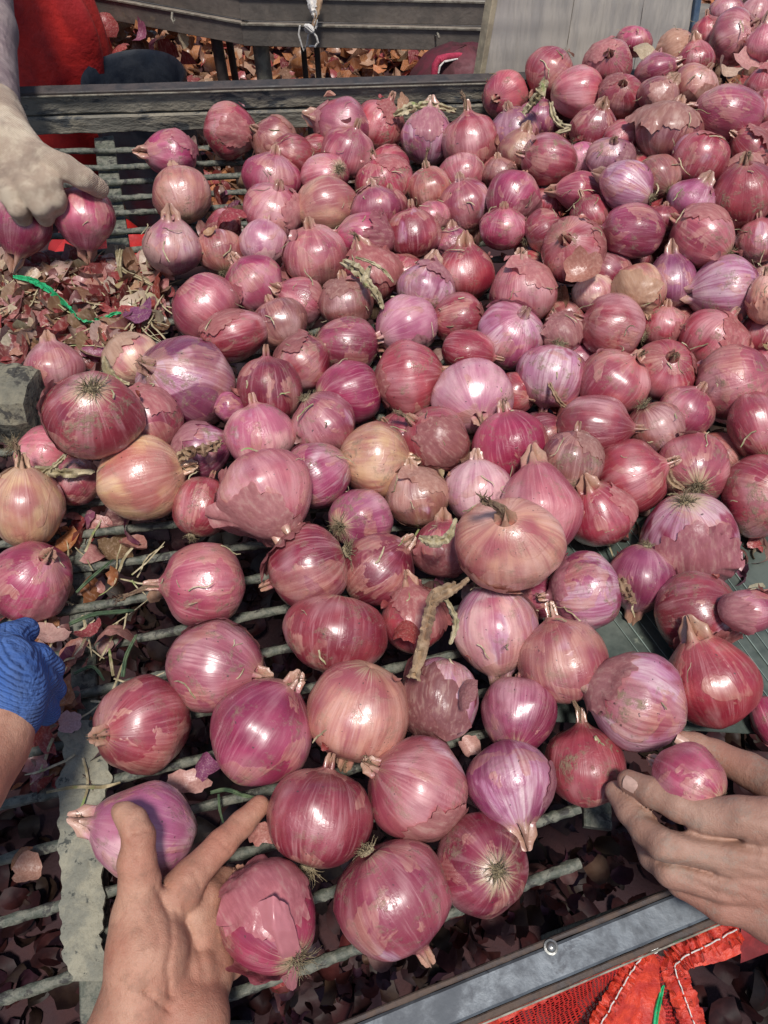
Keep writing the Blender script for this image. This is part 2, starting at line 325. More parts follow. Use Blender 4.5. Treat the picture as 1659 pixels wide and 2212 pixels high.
# bars: (y at x=200, slope)
BAR = [(320,-.02),(357,-.035),(391,-.05),(427,-.055),(460,-.06),(499,-.06),(541,-.065),(578,-.07),(617,-.07),(660,-.075),(704,-.08),(750,-.08),(798,-.085),(848,-.09),(900,-.09),(955,-.095),(1015,-.10),(1080,-.10),
       (1147,-.11),(1220,-.13),(1305,-.165),(1396,-.20),(1491,-.225),(1590,-.23),(1690,-.235),(1803,-.26),(1934,-.285),(2093,-.33),(2260,-.378)]
for i, (y2, sl) in enumerate(BAR):
    a = P(-160, y2 + sl*(-360), 0); b = P(1850 if y2 < 2000 else 1255, y2 + sl*((1850 if y2 < 2000 else 1255)-200), 0)
    r = 0.0037; n = 110; pts = []
    for k in range(n+1):
        p = a.lerp(b, k/n); p.z += -r + 0.0012*noise.noise(Vector((p.x*7, i*3.1, 0))); p.y += 0.0016*noise.noise(Vector((p.x*6, i*5.7, 8))); pts.append(p)
    m = MB(); m.tube(pts, [r*(1 + 0.13*noise.noise(Vector((k*0.9, i*4.0, 1))) + (0.16 if k % 3 == 0 else 0)) for k in range(n+1)], 8, jit=0.16, seed=i)
    tpart('bar', m, M_bar)
# rear rail
ra, rb = P(-260, 306, 0), P(1500, 252, 0)
ra.z = rb.z = 0
off = Vector((0, 0.012, 0))
for nm, z0, z1, w, mt, dd in (('lower_plank', 0.001, 0.0245, 0.022, M_barmud, 0.0022), ('upper_plank', 0.0265, 0.0515, 0.018, M_barmud, 0.0018)):
    o = rail_part(nm, mt, None, ra+off+Vector((0,0,(z0+z1)/2)), rb+off+Vector((0,0,(z0+z1)/2)), w, z1-z0, 0.002, dd, 130)
    o.parent = table; o.matrix_parent_inverse = Matrix.Translation(-table.location)
lip = rail_part('top_lip', M_iron, None, ra+Vector((0,.010,.0545)), rb+Vector((0,.010,.0545)), 0.018, 0.005, 0.0012, 0.0006, 90)
lip.parent = table; lip.matrix_parent_inverse = Matrix.Translation(-table.location)
ln = MB(); ln.box(ra+Vector((0,.0002,.0525)), rb+Vector((0,.0002,.0525)), 0.0016, 0.0013); tpart('worn_edge', ln, M_edge)
# front rail
f0, f1 = P(560, 2294, 0.004), P(1700, 1830, 0.004); f2, f3 = P(560, 2380, 0.004), P(1700, 1872, 0.004)
m = MB(); w = (P(880, 2149, .004) - P(880+33, 2226, .004)).length*0.62
d = (f1-f0).normalized(); sd_ = Vector((d.y, -d.x, 0))
def frail(name, mt, off0, wid, zc, hh, disp=0.0, bev=0.0015):
    o = rail_part(name, mt, None, f0+sd_*off0+Vector((0,0,zc)), f1+sd_*off0+Vector((0,0,zc)), wid, hh, bev, disp, 80)
    o.parent = table; o.matrix_parent_inverse = Matrix.Translation(-table.location); return o
frail('front_rail', M_steel, 0.0105, 0.0195, -0.014, 0.030, 0.0004)
frail('inner_lip', M_darkedge, -0.0015, 0.0035, -0.013, 0.027, 0.0006, 0.0008)
frail('outer_lip', M_darkedge, 0.0232, 0.0042, -0.020, 0.027, 0.0003, 0.0008)
frail('outer_edge', M_edge, 0.0262, 0.0012, -0.0075, 0.003, 0.0001, 0.0003)
bp = P(1190, 2046, 0.0055)
m = MB(); ring = []
for k, (r, z) in enumerate([(0.0046, 0), (0.0046, .0006), (0.0033, .0009), (0.003, .0024), (0.0018, .0034), (0.0002, .0037)]): ring += [(bp.x+r*math.cos(a*math.pi/8), bp.y+r*math.sin(a*math.pi/8), bp.z+z) for a in range(16)]
m.add(ring, [(k*16+i, k*16+(i+1) % 16, (k+1)*16+(i+1) % 16, (k+1)*16+i) for k in range(5) for i in range(16)]); tpart('bolt', m, M_bolt)
# cross strip caked with pale mud, lies on the bars
def strip(name, line, mat, thick=0.004, zc=0.003, rag=0.35, n=90):
    m = MB(); L = []
    for i in range(n+1):
        s = i/n*(len(line)-1); k = min(int(s), len(line)-2); u = s-k
        px = line[k][0]*(1-u)+line[k+1][0]*u; py = line[k][1]*(1-u)+line[k+1][1]*u; w = line[k][2]*(1-u)+line[k+1][2]*u
        e1 = w/2*(1+rag*noise.noise(Vector((i*0.11, 1.3, 0)))+rag*.6*noise.noise(Vector((i*.37, 1.7, 0.4)))); e2 = w/2*(1+rag*noise.noise(Vector((i*0.13, 9.4, 0)))+rag*.6*noise.noise(Vector((i*.41, 9.6, 0.5))))
        a, b = P(px-e1, py, 0), P(px+e2, py, 0)
        for q in range(6):
            p = a.lerp(b, q/5); p.z = zc + thick/2 + (0.0012*noise.noise(Vector((p.x*120, p.y*120, 0))) if 0 < q < 5 else -thick*0.3); L.append(p)
        L.append(Vector((b.x, b.y, zc-thick/2))); L.append(Vector((a.x, a.y, zc-thick/2)))
    fs = [(i*8+k, i*8+(k+1) % 8, (i+1)*8+(k+1) % 8, (i+1)*8+k) for i in range(n) for k in range(8)]
    fs += [tuple(range(8))[::-1], tuple(range(n*8, n*8+8))]
    m.add(L, fs); return tpart(name, m, mat)
strip('cross_strip', [(186, 1560, 90), (184, 1700, 105), (178, 1850, 100), (178, 2000, 88), (196, 2120, 80)], M_mud)
m = MB(); m.box(P(170, 1100, -0.012), P(215, 2300, -0.012), 0.020, 0.008, bev=0.001); tpart('cross_bar', m, M_bar)
m = MB(); m.box(P(545, 260, -0.012), P(560, 560, -0.012), 0.018, 0.008, bev=0.001); tpart('cross_bar', m, M_bar)
m = MB(); m.box(P(225, 300, -0.014), P(268, 620, -0.014), 0.026, 0.006, bev=0.001); tpart('cross_bar', m, M_bar)
m = MB(); m.box(P(1265, 1100, -0.012), P(1290, 1790, -0.012), 0.02, 0.008, bev=0.001); tpart('cross_bar', m, M_bar)
for (px, py) in ((-60, 330), (1560, 330), (200, 2330), (1530, 1960)):
    p = P(px, py, 0); m = MB(); m.box((p.x, p.y, GZ), (p.x, p.y, -0.03), 0.03, 0.03, up=Vector((0, 1, 0)), bev=0.002); tpart('leg', m, M_bar)
# green woven belt laid over the bars on the right
bc = [P(1150, 1080, 0), P(1800, 1010, 0), P(1830, 1600, 0), P(1190, 1560, 0)]
belt = MB(); NB = 24
for zz in (0.0035, 0.0015):
    for j in range(NB+1):
        for i in range(NB+1):
            p = bc[0].lerp(bc[1], i/NB).lerp(bc[3].lerp(bc[2], i/NB), j/NB); belt.v.append((p.x, p.y, zz+0.0006*noise.noise(Vector((p.x*30, p.y*30, 0)))))
for s in range(2):
    o_ = s*(NB+1)**2
    for j in range(NB):
        for i in range(NB): a = o_+j*(NB+1)+i; belt.f.append((a, a+1, a+NB+2, a+NB+1)); belt.c.append((1,1,1))
bo = link('green_belt', belt, M_belt); tag(bo, 'dark green woven belt with fine pale lines under onions at the right', 'conveyor belt')
for k in range(34):
    x0 = 1150 + k*26; a = P(x0-110, 1130, 0.0046); b = P(x0+190, 1530, 0.0046)
    if x0-110 < 1160 or x0+190 > 1815: continue
    m = MB(); m.tube([a.lerp(b, q/10)+Vector((0, 0, 0.0004*noise.noise(Vector((k, q, 0))))) for q in range(11)], 0.00032 if k % 3 else 0.00055, 4)
    link('wire', m, M_wire, parent=bo)

# ---- wooden board standing at the back
board = empty('wooden_board', (0, 0, 0))
BL, TL, TR, BR = V(1030, 245, 1.050), V(1088, -90, 1.075), V(1512, -90, 1.26), V(1462, 250, 1.24)
nrm = (TL-BL).cross(BR-BL).normalized()
if nrm.y < 0: nrm = -nrm
NP = 3; cuts = [0, .36, .72, 1.0]
for k in range(NP):
    m = MB(); seg = 26
    g0, g1 = cuts[k]+(0.0014 if k else 0), cuts[k+1]-0.0014*(k < NP-1)
    vs = []
    for j in range(seg+1):
        L_ = BL.lerp(TL, j/seg); R_ = BR.lerp(TR, j/seg)
        for u in (g0, g0+.01, (g0+g1)/2, g1-.01, g1):
            wob = 0.0012*noise.noise(Vector((k*5+u*8, j*.4, 0)))
            e = 0.0016 if u in (g0, g1) else 0
            uu = u + (0.0022*noise.noise(Vector((j*.5, k*3+u*9, 2))) if u in (g0, g1) and 0 < u < 1 else 0)
            vs.append(L_.lerp(R_, uu) + nrm*(e+wob))
        vs += [L_.lerp(R_, g1)+nrm*.012, L_.lerp(R_, g0)+nrm*.012]
    m.add(vs, [(j*7+i, j*7+(i+1) % 7, (j+1)*7+(i+1) % 7, (j+1)*7+i) for j in range(seg) for i in range(7)] + [tuple(range(7))[::-1], tuple(range(seg*7, seg*7+7))])
    link('plank', m, M_board, board)
sdv = (BL-BR).normalized()
m = MB(); m.box(BL+sdv*.0047+nrm*.004, TL+sdv*.0047+nrm*.004, .016, .009, up=sdv, bev=.001); link('edge_batten', m, M_boardedge, board)
m = MB(); m.box(BR-sdv*.007+nrm*.004, TR-sdv*.007+nrm*.004, .016, .0125, up=sdv, bev=.001); link('metal_strip', m, mat_simple('blue_strip', (0.06,0.10,0.16), (0.10,0.14,0.19), 30), board)
m = MB(); c_ = V(1134, 79, 1.10); m.tube([c_+Vector((0, .02, 0)), c_+Vector((0, -.02, 0))], .0045, 8)
tag(board, 'grey plank board leaning upright behind the heap at the top', 'board')

# ---- the far sorting tray
tray = empty('far_tray', V(800, 100, 1.58)); tl = tray.location.copy()
tag(tray, 'dirty brown tray frame with a bend, beyond the near table at the top left', 'sorting tray')
def fpart(name, m, mat):
    o = link(name, m, mat); o.parent = tray; o.matrix_parent_inverse = Matrix.Translation(-tl); return o
zc = -0.124
A0 = V(1120, 77, 1.55); A1 = P(535, 48, zc); A0.z = A1.z = zc; A2 = P(120, -27, zc)
A1b = A1.copy()
for (s, e) in ((A0, A1), (A1b, A2)):
    dd = (e-s).normalized(); e2 = e + dd*(0.012 if e is A1 else 0.1)
    for nm, z0, z1, yo, mt in (('lower_board', -.040, -.0012, 0.0, M_farbeam), ('upper_board', .0012, .040, .012, M_farbeam)):
        m = MB(); seg = 40
        a_ = s + Vector((0, yo, (z0+z1)/2)); b_ = e2 + Vector((0, yo, (z0+z1)/2)); m.box(a_, b_, .016, z1-z0, bev=.0015); fpart(nm, m, mt)
    m = MB(); m.box(s+Vector((0,-.0095,0.0005)), e2+Vector((0,-.0095,.0005)), .003, .003); fpart('worn_edge', m, M_edge)
    m = MB(); m.box(s+Vector((0,.0035,.0415)), e2+Vector((0,.0035,.0415)), .004, .003); fpart('worn_edge', m, M_edge)
m = MB(); c0, c1, c2 = A0+Vector((.4, .02, -.012)), A1+Vector((0,.02,-.012)), A2+Vector((0,.02,-.012))
m.add([c0, c1, c2, c2+Vector((-.03,.11,0)), c0+Vector((0,.11,0))], [(0,1,2,3,4)]); fpart('tray_floor', m, M_farbeam)
def post(name, px, Y, r, mt, n=10):
    t_ = V(px, 100, Y); m = MB(); m.tube([(t_.x, t_.y, GZ-.02), (t_.x, t_.y, -.3), (t_.x, t_.y, -.166)], r, n); fpart(name, m, mt)
post('pipe_leg', 563, 1.60, .0165, M_post, 14); post('iron_leg', 470, 1.62, .012, M_iron); post('iron_leg', 655, 1.66, .006, M_iron); post('iron_leg', 684, 1.60, .006, M_iron); post('iron_leg', 497, 1.72, .008, M_iron)
# rope tied round the tray, wire loops
def ribbon(pts, widths, mat, name, label=None, cat=None, parent=None, group=None, crumple=0.25, seg=26, color=None, thick=0.0006, twist=0.0, arch=.28):
    pts = [Vector(p) for p in pts]; m = MB(); vs = []
    for i in range(seg+1):
        s = i/seg*(len(pts)-1); k = min(int(s), len(pts)-2); u = s-k
        g_ = lambda q: pts[max(0, min(len(pts)-1, q))]
        p0, p1, p2, p3 = g_(k-1), g_(k), g_(k+1), g_(k+2)
        p = 0.5*((2*p1)+(p2-p0)*u+(2*p0-5*p1+4*p2-p3)*u*u+(3*p1-p0-3*p2+p3)*u**3)
        d = (p2-p1).normalized(); w = widths[min(k, len(widths)-1)]*(1-u)+widths[min(k+1, len(widths)-1)]*u
        vw = (CAMP-p).normalized(); side = d.cross(vw).normalized(); nn = side.cross(d).normalized()
        if twist: side = Matrix.Rotation(twist*s, 3, d) @ side; nn = side.cross(d).normalized()
        wj = w*(1+crumple*noise.noise(Vector((i*.55, w*900, 3.3))))
        for q in range(5):
            x = (q/4-.5)*wj; b = crumple*w*noise.noise(Vector((i*.6+q*5, q*1.3+w*500, 1)))*1.2 + (w*arch if q in (1, 3) else 0)
            vs.append(p + side*x + nn*b)
        for q in range(4, -1, -1):
            x = (q/4-.5)*wj; b = crumple*w*noise.noise(Vector((i*.6+q*5, q*1.3+w*500, 1)))*1.2 + (w*arch if q in (1, 3) else 0)
            vs.append(p + side*x + nn*(b-thick))
    m.add(vs, [(i*10+k, i*10+(k+1) % 10, (i+1)*10+(k+1) % 10, (i+1)*10+k) for i in range(seg) for k in range(10)] + [tuple(range(10))[::-1], tuple(range(seg*10, seg*10+10))])
    o = link(name, m, mat, parent, color=color)
    if label: tag(o, label, cat, group)
    return o
rope = empty('tied_rope', V(680, 40, 1.53)); rl = rope.location.copy()
tag(rope, 'pale cloth strip knotted over the far tray beam with a wire loop below', 'rope')
def rpart(o): o.parent = rope; o.matrix_parent_inverse = Matrix.Translation(-rl)
rpart(ribbon([V(673, -8, 1.562), V(676, 16, 1.538), V(682, 40, 1.531), V(680, 62, 1.528)], [.022, .017, .009, .008], M_stitch, 'cloth_strip'))
rpart(ribbon([V(690, -8, 1.562), V(687, 20, 1.536), V(680, 46, 1.529), V(672, 64, 1.525)], [.014, .010, .007, .006], M_neck, 'cloth_strip'))
m = MB()
for k in range(5): m.tube([V(668+9*math.cos(a*.6+k), 62+8*math.sin(a*.6+k*1.3), 1.524-.003*k) for a in range(9)], .0024, 6)
rpart(link('knot', m, M_stitch))
m = MB(); m.tube([V(648, 55, 1.53), V(645, 74, 1.528), V(651, 95, 1.526), V(656, 110, 1.526), V(663, 97, 1.525), V(667, 70, 1.525)], .0018, 6)
m.tube([V(672, 66, 1.527), V(683, 78, 1.527), V(687, 92, 1.526), V(680, 101, 1.526), V(667, 99, 1.525)], .0022, 6); rpart(link('wire_loop', m, M_stitch))
m = MB(); m.tube([V(945, 72, 1.53), V(940, 76, 1.525), V(941, 90, 1.53), V(942, 120, 1.54), V(940, 150, 1.54)], .0022, 6); m.tube([V(945, 72, 1.53), V(949, 82, 1.525)], .0022, 6)
tag(link('wire_hook', m, M_edge), 'thin wire hook hanging on the far tray beam near the board', 'hook')
m = MB(); m.tube([V(372, 26, 1.59), V(371, 40, 1.585), V(375, 49, 1.58), V(378, 40, 1.585)], .0022, 6)
tag(link('wire_clip', m, M_edge), 'small metal clip on the sloping part of the far tray beam', 'clip')
# pink rope handle seen past the board
m = MB(); pth = [(938, 170), (940, 140), (948, 128), (965, 124), (1000, 121), (1045, 119)]
m.tube([V(x, y, 1.40+.0006*(x-938)) for x, y in pth], .0065, 10)
pr_ = link('pink_rope_handle', m, M_pinkrope); tag(pr_, 'dark pink rope handle with white thread left of the grey board', 'rope')
m = MB(); m.tube([V(x, y, 1.392+.0006*(x-938)) for x, y in [(947, 158), (950, 143), (960, 133), (985, 128), (1040, 126)]], .0018, 6); link('white_thread', m, M_stitch, pr_)
m = MB(); cen = V(1000, 190, 1.45)
for k in range(11):
    a = k/10*math.pi/2
vs = []; 
for j in range(9):
    for i in range(20):
        th = 2*math.pi*i/20; ph = math.pi*j/8
        vs.append(cen+Vector((.11*math.sin(ph)*math.cos(th), .07*math.sin(ph)*math.sin(th), .075*math.cos(ph)))*(1+.12*noise.noise(Vector((i*.8, j*.8, 5)))))
m.add(vs, [(j*20+i, j*20+(i+1) % 20, (j+1)*20+(i+1) % 20, (j+1)*20+i) for j in range(8) for i in range(20)])
tag(link('dark_red_bag', m, mat_simple('maroon_bag', (.10, .012, .02), (.05, .01, .012), 30)), 'dark maroon bag under the pink rope handle beside the board', 'bag')

# ---- dark tub rim behind the rear rail
m = MB(); c = V(292, 182, 1.34); pts = [c+Vector((.135*math.cos(a*math.pi/24), .135*math.sin(a*math.pi/24)*.9, .03+.055*max(0, math.cos((a-12)*math.pi/24)))) for a in range(48)]
prof = [(1.0, 0), (1.03, .006), (1.0, .012), (.94, .004), (.86, -.10), (.8, -.22)]
vs = []
for r, z in prof: vs += [(c.x+.088*r*math.cos(2*math.pi*i/40), c.y+.09*r*math.sin(2*math.pi*i/40), c.z+.004+z) for i in range(40)]
m.add(vs, [(k*40+i, k*40+(i+1) % 40, (k+1)*40+(i+1) % 40, (k+1)*40+i) for k in range(5) for i in range(40)])
vs = []
for r, z in [(1.03, .006), (1.0, -.10), (.9, -.3)]: vs += [(c.x+.088*r*math.cos(2*math.pi*i/40), c.y+.09*r*math.sin(2*math.pi*i/40), c.z+.004+z) for i in range(40)]
m.add(vs, [(k*40+i, k*40+(i+1) % 40, (k+1)*40+(i+1) % 40, (k+1)*40+i) for k in range(2) for i in range(40)])
tag(link('plastic_tub', m, M_dark), 'dark plastic tub standing behind the rear rail at the upper left', 'tub')

# ---- red sack at the far left
def sack(name, cx, cy, Y, w, hgt, dep, label, seed):
    m = MB(); c = V(cx, cy, Y); nj, ni = 34, 64; vs = []
    for j in range(nj+1):
        v = j/nj
        for i in range(ni):
            a = 2*math.pi*i/ni; pr = (math.sin(math.pi*min(1, max(0, v*.93+.035)))**.32)
            f = 1 + .10*math.sin(a*7+seed+v*2)*(0.3+v) + .10*noise.noise(Vector((math.cos(a)*2+seed, math.sin(a)*2, v*4)))
            vs.append((c.x+w*pr*math.cos(a)*f, c.y+dep*pr*math.sin(a)*f, c.z-hgt/2+hgt*v))
    m.add(vs, [(j*ni+i, j*ni+(i+1) % ni, (j+1)*ni+(i+1) % ni, (j+1)*ni+i) for j in range(nj) for i in range(ni)] + [tuple(range(nj*ni, nj*ni+ni))])
    return tag(link(name, m, M_redsack), label, 'sack')
sack('red_sack', 60, 110, 1.42, .135, .50, .10, 'bright red woven sack standing at the far upper left corner', 3)
sack('red_sack', 175, 165, 1.62, .075, .40, .07, 'darker red sack tucked behind the corner sack, beside the tub', 9)
sack('red_sack', 165, 395, 1.20, .10, .12, .08, 'crumpled red bag seen through the bars below the rear rail', 5).location.z -= 0.16

# ---- wooden block end at left
m = MB(); a = P(-260, 850, .030); b = P(84, 868, .030); dd = (b-a); seg = 34; vs = []
prof = [(-.030,-.030),(.026,-.030),(.034,-.018),(.036,.010),(.026,.022),(-.004,.030),(-.026,.026),(-.036,.008)]
for i in range(seg+1):
    p = a + dd*(i/seg); k = 1 - .14*max(0, (i-seg+3)/3)
    for x, z in prof: vs.append(p + Vector((0, x, z))*k + Vector((1, 1, 1))*.0022*noise.noise(Vector((i*.7, x*60, z*60))))
m.add(vs, [(i*8+k, i*8+(k+1) % 8, (i+1)*8+(k+1) % 8, (i+1)*8+k) for i in range(seg) for k in range(8)] + [tuple(range(8))[::-1], tuple(range(seg*8, seg*8+8))])
bk = link('wood_block', m.mesh('wood_block', smooth=False), M_block); tag(bk, 'weathered grey wooden beam end poking in from the left edge', 'wood block')

# ---- red net bags hanging from the front rail
def sheet(name, rows, mat, parent=None, sub=8, wob=0.003, thick=0.0008, seed=0):
    """rows: list of equal-length lists of points"""
    nr, nc = len(rows), len(rows[0]); R_, C_ = (nr-1)*sub, (nc-1)*sub; me = bpy.data.meshes.new(name); vs = []; uvs = []
    for j in range(R_+1):
        s = j/sub; k = min(int(s), nr-2); u = s-k
        for i in range(C_+1):
            s2 = i/sub; k2 = min(int(s2), nc-2); u2 = s2-k2
            p = rows[k][k2].lerp(rows[k][k2+1], u2).lerp(rows[k+1][k2].lerp(rows[k+1][k2+1], u2), u)
            vs.append(p + Vector((.4, .4, 1))*wob*(noise.noise(Vector((i*.35, j*.35, seed)))+.5*noise.noise(Vector((i*.9, j*.9, seed))))); uvs.append((i/C_*1.0*(nc-1), j/R_*(nr-1)*.5))
    fs = [(j*(C_+1)+i, j*(C_+1)+i+1, (j+1)*(C_+1)+i+1, (j+1)*(C_+1)+i) for j in range(R_) for i in range(C_)]
    me.from_pydata([tuple(v) for v in vs], [], fs); me.polygons.foreach_set('use_smooth', [True]*len(fs))
    ul = me.uv_layers.new(name='UVMap')
    for l in me.loops: ul.data[l.index].uv = uvs[l.vertex_index]
    o = link(name, me, mat, parent); return o
def band(px_pts, w, zlist, mat, nm, parent, stitch=True):
    pts = [P(x, y, z) for (x, y), z in zip(px_pts, zlist)]
    b = ribbon(pts, [w]*len(pts), mat, nm, parent=parent, crumple=.34, seg=90, thick=.0008, arch=.10)
    if stitch:
        m = MB(); n = 70; off = .0022; prev = None
        for i in range(n):
            if i % 7 == 6: continue
            seg_ = []
            for q in (i/n, (i+1)/n):
                s = q*(len(pts)-1); k = min(int(s), len(pts)-2); u = s-k
                g_ = lambda q_: pts[max(0, min(len(pts)-1, q_))]
                p0, p1, p2, p3 = g_(k-1), g_(k), g_(k+1), g_(k+2)
                seg_.append(0.5*((2*p1)+(p2-p0)*u+(2*p0-5*p1+4*p2-p3)*u*u+(3*p1-p0-3*p2+p3)*u**3) + Vector((0, -.001, off+.0006)))
            m.tube([g__+Vector((.0007*noise.noise(g__*300), .0007*noise.noise(g__*260), 0)) for g__ in seg_], .00045, 5)
        link('stitching', m, M_stitch, b)
    return b
bag1 = empty('red_net_bag', (0, 0, 0)); tag(bag1, 'red net bag with white stitched hem hanging from the front rail, left one', 'net bag', 'red net bags on the front rail')
band([(900, 2262), (1060, 2190), (1210, 2120), (1330, 2062), (1398, 2036)], .0125, [-.012, -.012, -.012, -.012, -.010], M_redband, 'hem', bag1)
band([(1250, 2290), (1300, 2200), (1352, 2110), (1392, 2048)], .0115, [-.035, -.03, -.022, -.011], M_redband, 'hem', bag1)
sheet('net', [[P(905, 2262, -.014), P(1100, 2180, -.014), P(1260, 2108, -.014), P(1395, 2044, -.012)], [P(960, 2330, -.05), P(1120, 2260, -.05), P(1270, 2170, -.04), P(1390, 2060, -.016)], [P(1050, 2460, -.12), P(1160, 2400, -.11), P(1290, 2250, -.07), P(1380, 2080, -.02)]], M_net, bag1, seed=1)
sheet('net', [[P(1262, 2290, -.036), P(1350, 2120, -.025), P(1396, 2048, -.012)], [P(1350, 2330, -.06), P(1385, 2160, -.04), P(1404, 2056, -.012)], [P(1440, 2330, -.05), P(1432, 2170, -.035), P(1412, 2060, -.012)]], M_redband, bag1, seed=5, wob=.004)
bag2 = empty('red_net_bag', (0, 0, 0)); tag(bag2, 'red net bag with a zigzag stitched band below the right hand', 'net bag', 'red net bags on the front rail')
band([(1530, 2290), (1497, 2210), (1468, 2130), (1455, 2085), (1480, 2060), (1530, 2036), (1590, 2002)], .0165, [-.05, -.04, -.026, -.018, -.015, -.013, -.012], M_redband, 'hem', bag2)
sheet('net', [[P(1412, 2056, -.014), P(1440, 2070, -.018), P(1460, 2084, -.02)], [P(1432, 2160, -.04), P(1455, 2165, -.042), P(1478, 2160, -.036)], [P(1440, 2300, -.07), P(1480, 2300, -.07), P(1528, 2290, -.055)]], M_net, bag2, seed=8)
sheet('band', [[P(1480, 2045, -.016), P(1540, 2020, -.015), P(1600, 1990, -.015)], [P(1488, 2092, -.020), P(1560, 2078, -.02), P(1600, 2060, -.02)]], M_redband, bag2, seed=4, wob=.003)
sheet('sack_cloth', [[P(1600, 1985, -.03), P(1720, 1930, -.03)], [P(1600, 2080, -.045), P(1740, 2030, -.045)]], mat_simple('deep_red_cloth', (.22, .012, .012), (.12, .008, .01), 40), bag2, seed=4, wob=.004)
m = MB(); c = P(1410, 2050, -.006); m.tube([c+Vector((0, 0, -.004)), c+Vector((0, 0, .003))], .003, 8); link('nail', m, M_bolt, bag1)
ribbon([P(1409, 2300, -.05), P(1417, 2200, -.04), P(1428, 2145, -.03), P(1434, 2128, -.028)], [.004, .0042, .003, .001], M_green, 'green_ribbon', 'green plastic ribbon hanging beside the red net bags', 'ribbon', crumple=.1)
ribbon([P(1452, 2034, -.012), P(1464, 2024, -.01), P(1478, 2018, -.012)], [.003, .005, .002], M_green, 'green_ribbon', 'small green plastic scrap above the red bag near the right hand', 'ribbon')
# ================================================================== the onions
OFF = {1: (0, 0), 2: (829.5, 0), 3: (0, 553), 4: (829.5, 553), 5: (0, 1106), 6: (829.5, 1106), 7: (0, 1659), 8: (829.5, 1659)}
